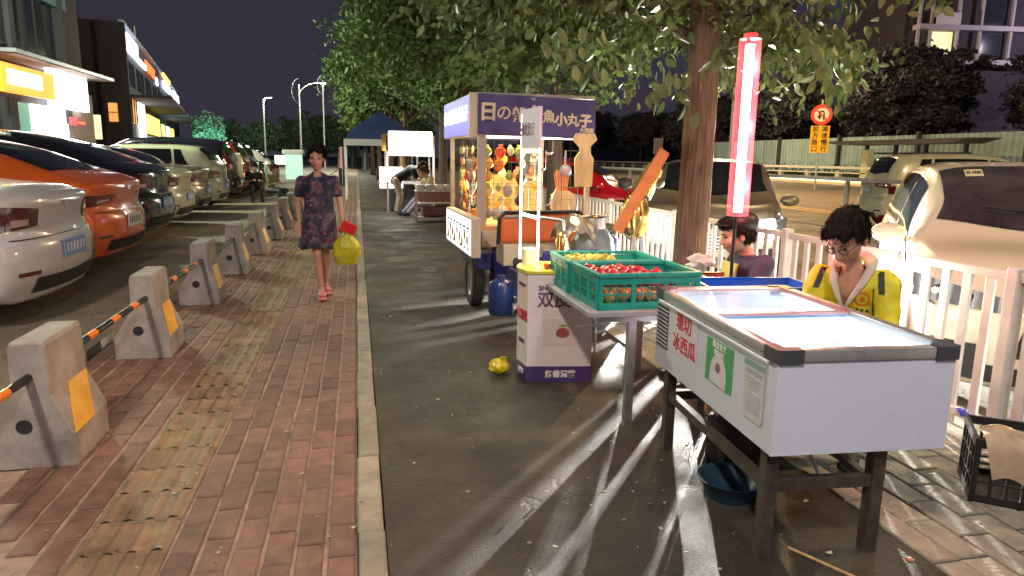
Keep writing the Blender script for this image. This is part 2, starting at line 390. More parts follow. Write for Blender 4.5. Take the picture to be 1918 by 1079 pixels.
def make_barrier(loc, label):
    t = thing('concrete_barrier', label, 'traffic barrier', loc, 0, 'concrete barriers between path and parking lot')
    part('body', barrier_mesh(), m_conc, t)
    # tilted panel stuck on the sloping right face
    b = B()
    def onf(a, s_):   # a along y, s_ up the slope
        return Vector((.19-.085*s_, a, .16+.20*s_))
    nrm = Vector((.20,0,.10)).normalized()*.004
    pts = [onf(-.21,.0), onf(.03,.0), onf(.21,1.0), onf(-.03,1.0)]
    b.add([p+nrm for p in pts]+[p+nrm*.1 for p in pts], [(0,1,2,3),(0,4,5,1),(1,5,6,2),(2,6,7,3),(3,7,4,0)])
    part('reflective_panel', b, m_refl, t)
    for s_ in (-1, 1):
        b = B().lathe([(.036,0),(.036,.003),(.028,.004),(.027,.001),(.001,.0008)], 14, (-.02, s_*.2302, .21), Matrix.Rotation(-s_*math.pi/2, 3, 'X'))
        part('hole_ring', b, mat('hole_dark', (.03,.03,.03), .9), t, 40)
    return t
by = [3.76, 5.64, 7.55, 9.42, 11.3, 13.2, 15.1, 17.0, 18.9]
desc = ['nearest grey concrete barrier cut by the left edge of the photo, big orange yellow panel',
 'second grey concrete barrier from the camera, orange yellow panel, striped pole in its end',
 'third grey concrete barrier from the camera with a bright yellow panel',
 'fourth concrete barrier from the camera, dark grey with pale yellow panel',
 'fifth concrete barrier from the camera, left of the walking woman',
 'sixth concrete barrier from the camera, close to the elbow of the walking woman',
 'seventh concrete barrier from the camera, beside the walking woman\'s arm',
 'eighth concrete barrier from the camera, hidden behind the walking woman',
 'farthest concrete barrier of the row behind the walking woman']
for i, y in enumerate(by):
    if i == 0: b0 = make_barrier((-1.55, y, 0), desc[0])
    else: dup(b0, (-1.55+rnd.uniform(-.03,.03), y, 0), rnd.uniform(-.03,.03), desc[i])
pd = ['striped orange and black pole left of the nearest concrete barrier', 'orange and black striped pole joining the two nearest barriers', 'black pole with shiny top joining second and third barrier', 'black pole joining third and fourth barrier',
 'black pole joining fourth and fifth barrier', 'black pole joining fifth and sixth barrier','black pole joining sixth and seventh barrier','black pole joining seventh and eighth barrier','black pole joining the two farthest barriers']
for i in range(9):
    y1 = by[i]-.226; y0 = (by[i-1]+.226) if i else by[0]-1.65
    t = thing('barrier_pole', pd[i], 'pole', (-1.53, y0, .45), 0, 'poles linking the concrete barriers')
    L_ = y1-y0; part('rod', B().tube([(0,0,0),(0,L_,0)], .02, 12), m_bar, t, 40)
    for k in range(3):
        a = L_*(.2+.28*k); part('orange_band', B().tube([(0,a,0),(0,a+.13,0)], .0215, 12), m_orange if i < 3 else m_bar, t, 40)

# ================================================================ WHITE PICKET FENCE ON THE VERGE
FX = 3.33
m_fence = mat('fence_white', (.58,.57,.55), .45, noise_s=10, noise_a=.12)
pk = B().box((0,0,.47), (.022,.055,.88), bev=.004).mesh('picket'); pk.materials.append(m_fence)
rl = B().box((0,1.0,0), (.04,2.0,.045), bev=.006).mesh('rail'); rl.materials.append(m_fence)
ps = B().box((0,0,.49), (.07,.07,.98), bev=.008).mesh('post'); ps.materials.append(m_fence)
where = ['right of the frame beside the white car','beside the white car with the bright bulb','behind the man in the yellow jacket','behind the vendor under the glowing tube','behind the tree trunk','left of the tree trunk behind the crates','behind the gas canister','behind the food cart','far beyond the food cart','second farthest beyond the food cart','farthest visible beyond the food cart']
for k in range(11):
    y0 = .9+2.0*k
    t = thing('fence_panel', 'white steel picket fence panel '+where[k], 'fence', (FX, y0, 0), 0, 'white picket fence panels along the road')
    for z in (.11, .93): link('rail', rl, None, t, (0,0,z))
    link('post', ps, None, t, (0,0,0))
    for i in range(13): link('picket', pk, None, t, (0, .145+.145*i, 0))
import bisect
# ================================================================ CARS
def pchip(xs, ys):
    xs = np.array(xs, float); ys = np.array(ys, float)
    if ys.ndim == 1: ys = ys[:, None]
    dim = ys.shape[1]
    h = np.diff(xs)[:, None]; dl = np.diff(ys, axis=0)/h; m = np.zeros_like(ys)
    for i in range(1, len(xs)-1):
        ok = dl[i-1]*dl[i] > 0; w1 = 2*h[i]+h[i-1]; w2 = h[i]+2*h[i-1]
        with np.errstate(divide='ignore', invalid='ignore'): m[i] = np.where(ok, (w1+w2)/(w1/dl[i-1]+w2/dl[i]), 0)
    m[0] = dl[0]; m[-1] = dl[-1]
    X_ = xs.tolist(); Y_ = ys.tolist(); M_ = m.tolist()
    def fn(x):
        x = min(max(x, X_[0]), X_[-1]); i = min(max(bisect.bisect_right(X_, x)-1, 0), len(X_)-2)
        hh = X_[i+1]-X_[i]; t = (x-X_[i])/hh; a_, b_, c_, d_ = 2*t**3-3*t**2+1, (t**3-2*t**2+t)*hh, 3*t**2-2*t**3, (t**3-t**2)*hh
        if dim == 1: return a_*Y_[i][0]+b_*M_[i][0]+c_*Y_[i+1][0]+d_*M_[i+1][0]
        return [a_*Y_[i][q]+b_*M_[i][q]+c_*Y_[i+1][q]+d_*M_[i+1][q] for q in range(dim)]
    return fn
m_glass = mat('car_glass', (.012,.014,.018), .06, spec=.7)
m_tyre = mat('tyre', (.02,.02,.02), .8, noise_s=20, noise_a=.3)
m_rim = mat('rim_alloy', (.45,.45,.47), .3, metal=.9)
m_tail = mat('tail_lamp', (.10,.004,.008), .12, coat=1, spec=.6)
m_tail2 = mat('tail_lamp_clear', (.55,.35,.33), .15, coat=1)
m_plate_b = mat('plate_blue', (.22,.36,.62), .4, noise_s=30, noise_a=.1)
m_plate_g = mat('plate_pale', (.62,.68,.60), .4)
m_trim = mat('black_trim', (.015,.015,.016), .45)
m_chrome = mat('chrome', (.75,.75,.75), .12, metal=1)
m_mark = mat('plate_mark', (.8,.82,.85), .5)
m_headoff = mat('head_lamp_off', (.10,.11,.13), .08, coat=1, spec=.8)
class CarShape:
    """x runs from the rear (0) to the front (L); y to the left; z up"""
    def __init__(s, L=4.65, W=1.82, top=None, belt=None, rearD=None, wr=.70, low=.2):
        s.L, s.w, s.wr, s.low = L, W/2, wr, low
        s.top = pchip(*zip(*top)); s.belt = pchip(*zip(*belt)); s.rearD = pchip(*zip(*(rearD or [(.2,-.10),(.42,0),(.58,.0),(.72,-.06),(.95,-.03),(1.02,-.10),(1.7,-.1)])))
        s.plan = pchip([0,.25,.7,1.4,L/2,L-1.3,L-.5,L], [.93,.97,.995,1,1,1,.96,.86]); s.cache = {}
    def ring(s, x):
        k = round(x, 4)
        if k in s.cache: return s.cache[k]
        w_ = s.w*s.plan(x); zt = s.top(x); zb = min(s.belt(x), zt-.03); g = min(1, max(0, (zt-zb-.03)/.30)); lo = s.low
        wre = w_*(.90-(.90-s.wr)*g); ze = zt-.035-.03*g
        P = [(0,lo),(w_*.80,lo),(w_*.955,lo+.07),(w_,lo+.30),(w_*.99,(zb+lo+.3)/2+.08),(w_*(.95-.01*g),zb-.01),(w_*.93*(1-.12*g)+wre*.12*g, zb+(ze-zb)*.25 if g > 0 else zb),(wre, ze),(wre*.62,zt-.008),(0,zt)]
        fn = pchip([i/9 for i in range(10)], P); s.cache[k] = fn; return fn
    def D(s, y, z):
        return -.20*abs(y/s.w)**3.2 + s.rearD(z)
    def S(s, x, t, side=1):
        y, z = s.ring(x)(t); y = float(y); z = float(z); X = x
        if x < .7:
            wgt = (1-x/.7)**2; X = x - s.D(y, z)*wgt
        if x > s.L-.8:
            wgt = ((x-(s.L-.8))/.8)**2; X = x + (-.34*abs(y/s.w)**2.6 - .10*max(0,(z-.55))/.4 + (.0 if z > .3 else -.04))*wgt
        return Vector((X, y*side, z))
    def N(s, x, t, side=1):
        e = .01; a = s.S(min(x+e, s.L), t, side)-s.S(max(x-e, 0), t, side); b_ = s.S(x, min(t+e, 1), side)-s.S(x, max(t-e, 0), side)
        n_ = b_.cross(a)*side
        return n_.normalized() if n_.length > 1e-9 else Vector((0,0,1))
    def body(s):
        xs = sorted(set([0,.02,.06]+[round(i*.09,3) for i in range(1, int(s.L/.09))]+[s.L-.04,s.L-.015,s.L])); nt_ = 30; b = B()
        ts = [i/nt_ for i in range(nt_+1)]; rings = []
        for x in xs: rings.append([s.S(x, t, 1) for t in ts]+[s.S(x, t, -1) for t in ts[::-1][1:-1]])
        n = len(rings[0])
        def cap(ring, c, sgn):
            out = []
            for q in (.93,.75,.5,.25): out.append([Vector((p.x*q+c.x*(1-q) if False else p.x, c.y+(p.y-c.y)*q, c.z+(p.z-c.z)*q)) for p in ring])
            return out
        rear = [];
        for q in (.25,.5,.75,.93):
            row = []
            for p in rings[0]:
                y = p.y*q; z = .6+(p.z-.6)*q; row.append(Vector((-s.D(y, z), y, z)))
            rear.append(row)
        front = []
        for q in (.93,.75,.5,.25):
            row = []
            for p in rings[-1]:
                y = p.y*q; z = .5+(p.z-.5)*q; row.append(Vector((s.L -.34*abs(y/s.w)**2.6-.10*max(0,(z-.55))/.4, y, z)))
            front.append(row)
        A = rear+rings+front; vs = [v for r_ in A for v in r_]; k = len(A)
        fs = [(i*n+j, i*n+(j+1) % n, (i+1)*n+(j+1) % n, (i+1)*n+j) for i in range(k-1) for j in range(n)]+[tuple(range(n))[::-1], tuple((k-1)*n+j for j in range(n))]
        return b.add(vs, fs)
    def patch(s, lo, hi, x0lo, x1lo, x0hi, x1hi, side=1, off=.004, nu=14, nv=8, b=None):
        b = b or B()
        def fn(u, v):
            t = lo+(hi-lo)*v; x = (x0lo+(x1lo-x0lo)*u)*(1-v)+(x0hi+(x1hi-x0hi)*u)*v
            return s.S(x, t, side)+s.N(x, t, side)*off
        return b.grid(fn, nu, nv)
    def glass_span(s, t0, x0a, x1a, x0b, x1b, off=.004, b=None):
        """windscreen / rear glass across the whole width. a = at edge, b = centre"""
        b = b or B()
        def fn(u, v):
            side = 1 if v > .5 else -1; q = abs(v-.5)*2; t = 1-(1-t0)*q
            x = (x0a*q+x0b*(1-q))*(1-u)+(x1a*q+x1b*(1-q))*u
            return s.S(x, t, side)+s.N(x, t, side)*off
        return b.grid(fn, 10, 20)
    def rear_patch(s, poly_fn, nu=10, nv=5, off=.006, b=None):
        b = b or B()
        def fn(u, v):
            y, z = poly_fn(u, v); return Vector((-s.D(y, z)-off, y, z))
        return b.grid(fn, nu, nv)
    def front_patch(s, poly_fn, nu=10, nv=5, off=.006, b=None):
        b = b or B()
        def fn(u, v):
            y, z = poly_fn(u, v); return Vector((s.L -.34*abs(y/s.w)**2.6-.10*max(0,(z-.55))/.4+off, y, z))
        return b.grid(fn, nu, nv)
SEDAN = dict(L=4.65, top=[(0,.99),(.12,1.035),(.5,1.06),(.78,1.09),(1.25,1.27),(1.75,1.41),(2.3,1.455),(2.75,1.43),(3.2,1.25),(3.6,1.02),(4.1,.93),(4.45,.80),(4.65,.66)],
             belt=[(0,.93),(.8,.96),(2,.93),(3.4,.90),(4.65,.62)])
FAST = dict(L=4.65, top=[(0,.98),(.1,1.03),(.32,1.075),(.5,1.12),(1.1,1.33),(1.7,1.44),(2.25,1.475),(2.75,1.44),(3.2,1.26),(3.6,1.02),(4.1,.93),(4.45,.80),(4.65,.66)],
             belt=[(0,.93),(.8,.97),(2,.93),(3.4,.90),(4.65,.62)])
SUV = dict(L=4.6, low=.26, top=[(0,1.04),(.06,1.22),(.22,1.50),(.4,1.63),(.8,1.69),(1.8,1.72),(2.5,1.68),(3.1,1.42),(3.5,1.14),(4.1,1.05),(4.4,.94),(4.6,.74)],
             belt=[(0,1.0),(.6,1.05),(2,1.03),(3.4,1.0),(4.6,.70)], wr=.74, rearD=[(.2,-.08),(.42,0),(.6,.0),(.75,-.05),(1.0,-.04),(1.15,-.12),(1.8,-.2)])
HATCH = dict(SUV, L=4.2, low=.2, top=[(0,.95),(.05,1.1),(.25,1.33),(.5,1.45),(1.1,1.50),(1.8,1.50),(2.3,1.46),(2.9,1.22),(3.2,1.0),(3.7,.92),(4.0,.80),(4.2,.66)], belt=[(0,.95),(.6,.98),(2,.95),(3.0,.92),(4.2,.62)])
SPEC = {
 'sedan': dict(sh=SEDAN, side=[(.62,1.30,3.38,1.62,2.95)], pil=[1.55,2.35], rg=(.86,1.62,.72,1.78), ws=(3.42,2.75,3.55,2.72), wheels=(.88,3.72)),
 'fast': dict(sh=FAST, side=[(.62,1.05,3.38,1.45,2.95)], pil=[1.5,2.35], rg=(.5,1.52,.36,1.72), ws=(3.42,2.75,3.55,2.72), wheels=(.86,3.72)),
 'suv': dict(sh=SUV, side=[(.62,.55,3.25,.85,2.85)], pil=[1.05,2.2], rg=(.10,.34,.06,.38), ws=(3.32,2.6,3.46,2.58), wheels=(.86,3.68)),
 'hatch': dict(sh=HATCH, side=[(.62,.55,2.95,.8,2.55)], pil=[.95,1.95], rg=(.10,.42,.06,.46), ws=(3.02,2.3,3.16,2.28), wheels=(.75,3.35)),
}
def wheel(parent, x, y, side, r_=.33, wd=.20):
    t = part('wheel', B().lathe([(r_*.62,-wd/2),(r_*.9,-wd/2),(r_,-wd/2+.03),(r_,wd/2-.03),(r_*.93,wd/2),(r_*.64,wd/2-.01)], 24, (0,0,0), Matrix.Rotation(R(90), 3, 'X'), False), m_tyre, parent, 40, (x, y, r_))
    b = B()
    for k in range(5):
        a = k*2*math.pi/5
        for da in (-.16, .16):
            b.bar((0.03*math.cos(a), side*.075, .03*math.sin(a)), (r_*.62*math.cos(a+da), side*.085, r_*.62*math.sin(a+da)), .03, .02, up=(0,1,0))
    b.lathe([(r_*.56,-.02),(r_*.66,-.02),(r_*.66,.02),(r_*.6,.02),(r_*.57,0)], 24, (0, side*.08, 0), Matrix.Rotation(R(90), 3, 'X'), False).lathe([(.001,0),(r_*.6,0)], 24, (0, side*.02, 0), Matrix.Rotation(R(90), 3, 'X'), False)
    b.lathe([(.001,.0),(.06,.0),(.06,.03),(.001,.035)], 12, (0, side*.06, 0), Matrix.Rotation(R(-90*side), 3, 'X'))
    part('rim', b, m_rim, t, 30)
    return t
m_arch = mat('wheel_arch_shade', (.006,.006,.006), .9)  # flat dark disc; shade of the uncut wheel opening put into its colour
CARS = {}
def make_car(kind, label, paint, loc, rz, group=None, scale=1.1, **kw):
    key = (kind, tuple(sorted(kw.items())))
    if key in CARS:
        src, p0 = CARS[key]; t = dup(src, loc, rz, label, group); t.scale = (scale,)*3
        for c in t.children:
            if c.data and c.data.materials and c.data.materials[0] == p0: c.material_slots[0].link = 'OBJECT'; c.material_slots[0].material = paint
        return t
    t = build_car(kind, label, paint, loc, rz, group, scale, **kw); CARS[key] = (t, paint); return t
def build_car(kind, label, paint, loc, rz, group=None, scale=1.1, cat='car', tails=True, plate='blue', lamp_style=0, fronts=False, roofmat=None, antenna=False, spare=False):
    sp = SPEC[kind]; cs = CarShape(**sp['sh'])
    t = thing('parked_car', label, cat, loc, rz, group); t.scale = (scale,)*3
    # thing origin: rear centre at ground
    part('body', cs.body(), paint, t, True)
    lo_s = 5.1/9; hi_s = 7.0/9-.012
    x0lo, x1lo, x0hi, x1hi = sp['side'][0][1], sp['side'][0][2], sp['side'][0][3], sp['side'][0][4]
    for side in (-1, 1):
        cuts_lo = [x0lo]+sp['pil']+[x1lo]; n_ = len(cuts_lo)-1; cuts_hi = [x0hi]+[p+.06 for p in sp['pil']]+[x1hi]
        cuts_hi = [max(c, x0hi+.02*i) for i, c in enumerate(cuts_hi)]
        for i in range(n_):
            g = .03
            part('side_window', cs.patch(lo_s+.018, hi_s-.012, cuts_lo[i]+g, cuts_lo[i+1]-g, cuts_hi[i]+g, max(cuts_hi[i+1]-g, cuts_hi[i]+g+.02), side), m_glass, t, True)
        part('window_trim', cs.patch(lo_s, lo_s+.014, x0lo-.05, x1lo+.05, x0lo-.05, x1lo+.05, side, nv=1, off=.006, nu=24), m_chrome if lamp_style != 1 else m_trim, t, True)
        b = B()
        for xx in (sp['pil'][-1]+.02, x1lo+.02, sp['pil'][0]-.1):
            cs.patch(2.2/9, 5.0/9, xx-.004, xx+.004, xx-.004, xx+.004, side, off=.0015, nu=1, nv=10, b=b)
        part('door_seam', b, m_trim, t)
        b = B()
        for xx in (sp['pil'][0]+.25, sp['pil'][-1]+.22):
            p = cs.S(xx, 4.6/9, side)+cs.N(xx, 4.6/9, side)*.02; b.box(p, (.17,.02,.025), bev=.006)
        part('door_handle', b, paint if lamp_style != 2 else m_chrome, t)
        part('side_skirt', cs.patch(1.4/9, 2.35/9, .95, cs.L-1.0, .95, cs.L-1.0, side, off=.008, nu=20, nv=3), m_trim, t, True)
        for wx in sp['wheels']:
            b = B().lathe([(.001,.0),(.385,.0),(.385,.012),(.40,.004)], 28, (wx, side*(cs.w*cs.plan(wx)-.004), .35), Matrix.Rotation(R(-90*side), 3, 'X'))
            part('wheel_arch_shade', b, m_arch, t)
            wheel(t, wx, side*(cs.w-.085), side, .34)
        p = cs.S(x1lo+.02, 5.3/9, side)
        part('mirror', B().ball((p.x, p.y+side*.13, p.z+.04), (.07,.12,.075), 12, 8).bar((p.x, p.y-side*.02, p.z-.01), (p.x, p.y+side*.08, p.z+.01), .05, .03), paint, t, 50)
    part('rear_window', cs.glass_span(.80, *[sp['rg'][i] for i in (0,1,2,3)]), m_glass, t, True)
    part('windscreen', cs.glass_span(.80, *sp['ws']), m_glass, t, True)
    if roofmat:
        pass
    # rear furniture
    ht = 1.0 if kind in ('suv',) else .80
    if tails:
        for side in (-1, 1):
            if lamp_style == 0:
                fn = lambda u, v, sd=side: (sd*(.44+.46*u)*cs.w/.91, ht+(-.05-.03*u)+(v*(.13+.07*u)))
            elif lamp_style == 1:
                fn = lambda u, v, sd=side: (sd*(.36+.54*u)*cs.w/.91, ht+.04-(1-v)*(.05+.09*u))
            else:
                fn = lambda u, v, sd=side: (sd*(.62+.28*u)*cs.w/.91, ht-.16+.42*v)
            tl = part('tail_light', cs.rear_patch(fn), m_tail, t, True)
            part('clear_lens', cs.rear_patch(lambda u, v: fn(.25+.35*u, .15+.3*v), 5, 3, .010), m_tail2, tl, True)
            lo = {0: (3.72/9, 4.7/9), 1: (4.05/9, 4.8/9), 2: (3.6/9, 5.0/9)}[lamp_style]
            part('tail_light', cs.patch(lo[0], lo[1], .005, .22, .005, .30, side, off=.006, nu=6, nv=4), m_tail, t, True)
    pz = .55 if kind != 'suv' else .86
    if plate:
        x_ = -cs.D(0, pz)-.012
        pl = part('license_plate', B().box((x_, 0, pz), (.008, .44, .14), bev=.003), m_plate_b if plate == 'blue' else m_plate_g, t)
        b = B(); 
        for k in range(6): b.box((x_-.0045, -.17+.066*k, pz), (.002, .032, .07))
        part('plate_mark', b, m_mark if plate == 'blue' else m_trim, pl)
    part('rear_insert', cs.rear_patch(lambda u, v: ((u-.5)*1.15, .24+.12*v+.03*abs(u-.5)), 14, 3, .006), m_trim, t, True)
    part('trunk_seam', cs.rear_patch(lambda u, v: ((u-.5)*1.5, (.66 if kind != 'suv' else .68)+.007*v), 14, 1, .004), m_trim, t)
    part('badge', B().box((-cs.D(0, .9)-.01, 0, .90), (.01,.10,.05), bev=.004), m_chrome, t)
    for side in (-1, 1): part('reflector', cs.rear_patch(lambda u, v, sd=side: (sd*(.55+.2*u), .40+.03*v), 4, 1, .006), m_tail, t)
    if antenna:
        x_ = 1.95; part('fin_antenna', B().prism([(0,0),(.22,0),(.05,.09),(0,.10)], -.02, .02, 'y', c=(x_-.1, 0, cs.top(x_)-.005)), paint, t)
    if spare:
        part('spare_wheel_cover', B().lathe([(.001,0),(.30,0),(.34,.03),(.35,.08),(.35,.20),(.001,.2)], 28, (-.02, 0, .98), Matrix.Rotation(R(90), 3, 'Y')), mat('cover_white', (.6,.62,.5), .35, coat=.5), t, 40)
    if fronts:
        for side in (-1, 1):
            fn = lambda u, v, sd=side: (sd*(.46+.42*u)*cs.w/.91, (.64 if kind != 'suv' else .74)+.03*u+v*(.09+.05*u))
            hl = part('headlight', cs.front_patch(fn, 10, 5, .008), m_headoff, t, True)
            for q in (.35, .7):
                y_, z_ = fn(q, .5); x_ = cs.L-.34*abs(y_/cs.w)**2.6-.1*max(0, z_-.55)/.4
                part('projector', B().ball((x_+.004, y_, z_), (.02,.035,.035), 12, 8), m_chrome, hl, True)
            part('headlight', cs.patch(3.9/9, 4.9/9, cs.L-.34, cs.L-.01, cs.L-.45, cs.L-.01, side, off=.006, nu=6, nv=4), m_headoff, t, True)
            part('fog_light', cs.front_patch(lambda u, v, sd=side: (sd*(.55+.22*u), .34+.11*v), 5, 3, .008), m_trim, t)
        gr = part('grille', cs.front_patch(lambda u, v: ((u-.5)*(.78-.1*v), .40+.20*v), 12, 4, .008), m_trim, t)
        b = B()
        for k in range(5):
            z_ = .42+.04*k; b.bar((cs.L-.0+.012,-.34,z_), (cs.L+.012,.34,z_), .012, .008)
        part('grille_bar', b, m_chrome, gr)
        part('lower_intake', cs.front_patch(lambda u, v: ((u-.5)*1.3, .24+.10*v), 12, 3, .008), m_trim, t)
    return t
def paint(name, col, rough=.25, metal=.0, flake=0):
    return mat('paint_'+name, col, rough, metal=metal, coat=.8)
P_white = paint('white', (.62,.60,.57)); P_orange = paint('orange', (.72,.13,.018)); P_black = paint('black', (.012,.013,.018), .18)
P_cream = paint('cream', (.55,.55,.38)); P_gold = paint('champagne', (.30,.25,.18), .3, .5); P_red = paint('dark_red', (.25,.03,.02)); P_silver = paint('silver', (.34,.34,.36), .3, .6)
P_pale = paint('pale_green', (.48,.50,.36)); P_vred = paint('bright_red', (.62,.012,.03)); P_taupe = paint('taupe', (.20,.17,.12), .3, .2); P_beige = paint('beige', (.60,.54,.42)); P_dark = paint('dark_grey', (.045,.04,.04), .25, .3)
LZ = .06
G = 'cars parked in the lot with their tails to the path'
# nose points to -X: rotate by 180 deg; car x axis -> -X
rowx = [-2.52,-2.76,-3.0,-3.22,-3.38,-3.42,-3.45,-3.5,-3.6,-3.6,-3.7,-3.7,-3.8]
yc = 6.95
rows_ = [
 ('sedan', 'nearest white sedan in the lot, tail cut by the left edge of the photo', P_white, 0, 0, 'blue', {}),
 ('fast', 'bright orange fastback sedan between the white sedan and the black one', P_orange, 1, 1, 'pale', dict(antenna=True)),
 ('fast', 'black car just behind the orange sedan, chrome trimmed tail', P_black, 0, 0, 'blue', {}),
 ('sedan', 'cream coloured car between the black car and the champagne car', P_cream, 0, 0, 'blue', {}),
 ('sedan', 'champagne coloured sedan with slim red tail lamps', P_gold, 1, 0, 'blue', {}),
 ('hatch', 'pale cream hatchback beyond the champagne sedan', P_cream, 0, 0, 'blue', {}),
 ('suv', 'tall black off-road car with a pale spare wheel cover', P_black, 2, 0, None, dict(spare=True)),
 ('suv', 'dark red four wheel drive with glowing orange tail lamp', P_red, 2, 0, 'blue', {}),
 ('suv', 'silver grey car beyond the dark red one', P_silver, 0, 0, 'blue', {}),
 ('sedan', 'dark sedan beyond the silver grey car', P_black, 0, 0, 'blue', {}),
 ('hatch', 'small white hatchback far down the row', P_white, 0, 0, 'blue', {}),
 ('sedan', 'farthest dark sedan seen in the row', P_dark, 0, 0, 'blue', {}),
]
for i, (kind, lab, pm, ls, _, pl, kw) in enumerate(rows_):
    y = yc+2.62*i
    make_car(kind, lab, pm, (rowx[i], y, LZ), math.pi+rnd.uniform(-.03,.03), G, lamp_style=ls, plate=pl, scale=(1.1 if i != 1 else 1.12) if i != 2 else 1.20, **kw)
# cars on the road side. car +x axis (nose) to direction ang
def road_car(kind, lab, pm, nose, ang, group=None, **kw):
    L_ = SPEC[kind]['sh']['L']*1.1
    dx, dy = math.cos(ang), math.sin(ang)
    return make_car(kind, lab, pm, (nose[0]-dx*L_, nose[1]-dy*L_, ROADZ+.005), ang, group, **kw)
RC = 'cars standing on the road behind the fence'
wc = road_car('hatch', 'large white car seen from the front behind the fence at the right edge', P_beige, (4.25, 3.1), math.atan2(-.8,-.6), RC, fronts=True)
hc = road_car('hatch', 'grey beige car with both headlights lit, nose behind the fence beside the tree trunk', P_taupe, (4.50, 8.3), math.atan2(-.88,-.47), RC, fronts=True)
road_car('suv', 'pale green four wheel drive beyond the white car, seen from its rear side', P_pale, (17.6, 14.0), math.atan2(-.35,.94), RC)
road_car('hatch', 'bright red car seen between the food cart and the dark car', P_vred, (6.4, 13.4), math.atan2(-.5,.86), RC)
for c_ in list(wc.children):
    if c_.name.startswith('windscreen'): c_.material_slots[0].link = 'OBJECT'; c_.material_slots[0].material = mat('screen_glass', (.05,.042,.05), .08, spec=.7, noise_s=2.2, noise_a=.6)
cs_ = CarShape(**HATCH)
cd = part('windscreen_card', cs_.patch(.865, .905, 2.42, 2.56, 2.42, 2.56, -1, off=.009, nu=4, nv=4), mat('card_cream', (.55,.52,.36), .5), wc)
for k_ in range(7):
    if k_ != 2: part('card_mark', cs_.patch(.87+.0048*k_, .8728+.0048*k_, 2.46, 2.52, 2.46, 2.52, -1, off=.012, nu=1, nv=1), m_trim, cd)
part('wiper', B().tube([cs_.S(2.98,.90,-1)+V(0,0,.03), cs_.S(3.02,.97,-1)+V(0,0,.03)], .007, 6), m_trim, wc)
# lit headlights of the dark car
hl_em = mat('headlight_glow', (1,1,1), .3, emit=60, ecol=(1,.97,.92))
for sd in (-1, 1):
    pz_ = (5.06-.30, sd*.66, .70)
    part('lit_projector', B().ball((4.10, sd*.62, .62), (.06,.11,.11), 14, 10), hl_em, hc, True)
    part('daytime_light', B().bar((4.14, sd*.42, .74), (4.0, sd*.72, .78), .03, .045), hl_em, hc)
    lamp('SPOT', (4.25, sd*.62, .62), 5200, (1,.96,.88), .03, hc, Vector((1,0,-.10)).to_track_quat('-Z','Y').to_euler(), R(100), .9)
# ================================================================ PUDDING KIOSK
m_kw = mat('kiosk_white', (.80,.70,.69), .25, coat=.6, noise_s=1.5, noise_a=.06)
m_kp = mat('kiosk_purple', (.075,.04,.16), .3, coat=.5)
m_ky = mat('kiosk_yellow_top', (.75,.58,.06), .4)
m_ink = mat('ink_plum', (.16,.05,.14), .5)
m_inkr = mat('ink_red', (.55,.03,.05), .5)
m_inkw = mat('ink_white', (.85,.82,.85), .5)
m_steel = mat('steel', (.42,.42,.44), .35, metal=.8, noise_s=20, noise_a=.2)
m_led_w = mat('led_warm', (1,.85,.55), .4, emit=6, ecol=(1,.86,.58))
m_signlav = mat('sign_lavender', (.62,.55,.68), .5)
k = thing('pudding_kiosk', 'white and purple milk pudding kiosk with a bright yellow top and rounded left side', 'kiosk', (1.09,4.40,0), R(-9), None)
poly = [(0,0),(.44,0),(.45,.42),(.06,.46),(-.03,.34),(-.055,.2)]
def slab(z0, z1, e=0., m_=None, nm='panel', par=None):
    cx_, cy_ = .2, .22
    pp = [(cx_+(x-cx_)*(1+e), cy_+(y-cy_)*(1+e)) for x, y in poly]
    return part(nm, B().prism(pp, z0, z1), m_, par or k)
slab(.11, .745, 0, m_kw, 'body'); slab(.0, .11, .01, m_kp, 'plinth'); slab(.745, .765, .04, m_ky, 'counter_top')
text('双皮奶', .115, m_ink, k, (.235,-.004,.565), (R(90),0,0), bold=.0015)
text('SHUANG PI NAI', .046, m_ink, k, (.235,-.005,.650), (R(90),0,0), bold=.0008)
text('奶香清甜', .052, m_inkw, k, (.23,-.009,.055), (R(90),0,0), bold=.002)
part('bowl_picture', B().prism([(.05*math.cos(a)*(1 if math.sin(a) < 0 else .9), .035*math.sin(a)) for a in [i*math.pi/8 for i in range(16)]], -.004, -.001, 'y', c=(.24,0,.345)), mat('picture_red', (.33,.08,.07), .5, noise_s=40, noise_a=.5), k)
part('bowl_leaf', B().prism([(-.04,.045),(0,.06),(.045,.05),(.0,.04)], -.004, -.001, 'y', c=(.24,0,.345)), mat('leaf_print', (.2,.35,.06), .5), k)
part('label_frame', B().box((.24,-.0015,.35), (.27,.002,.19), bev=.0008), mat('label_rose', (.72,.60,.58), .3, coat=.6), k)
# left curved face lettering
ang = math.atan2(.2,-.055)
for (txt, z, s_, mm, off) in (('手工双皮奶', .45, .085, m_inkr, .30),('香浓 嫩滑 营养', .27, .03, m_ink, .30),('DOUBLE SKIN MILK', .66, .026, m_ink, .3),('香甜可口', .055, .045, m_inkw, .3)):
    p = Vector((-.0275,.1,z)); n_ = Vector((-.2,-.055,0)).normalized()
    q = p+n_*.006+Vector((0,.05,0))*0
    text(txt, s_, mm, k, q, (R(90),0,-math.pi+math.atan2(.2,-.055)+0), sx=.52, bold=.001)
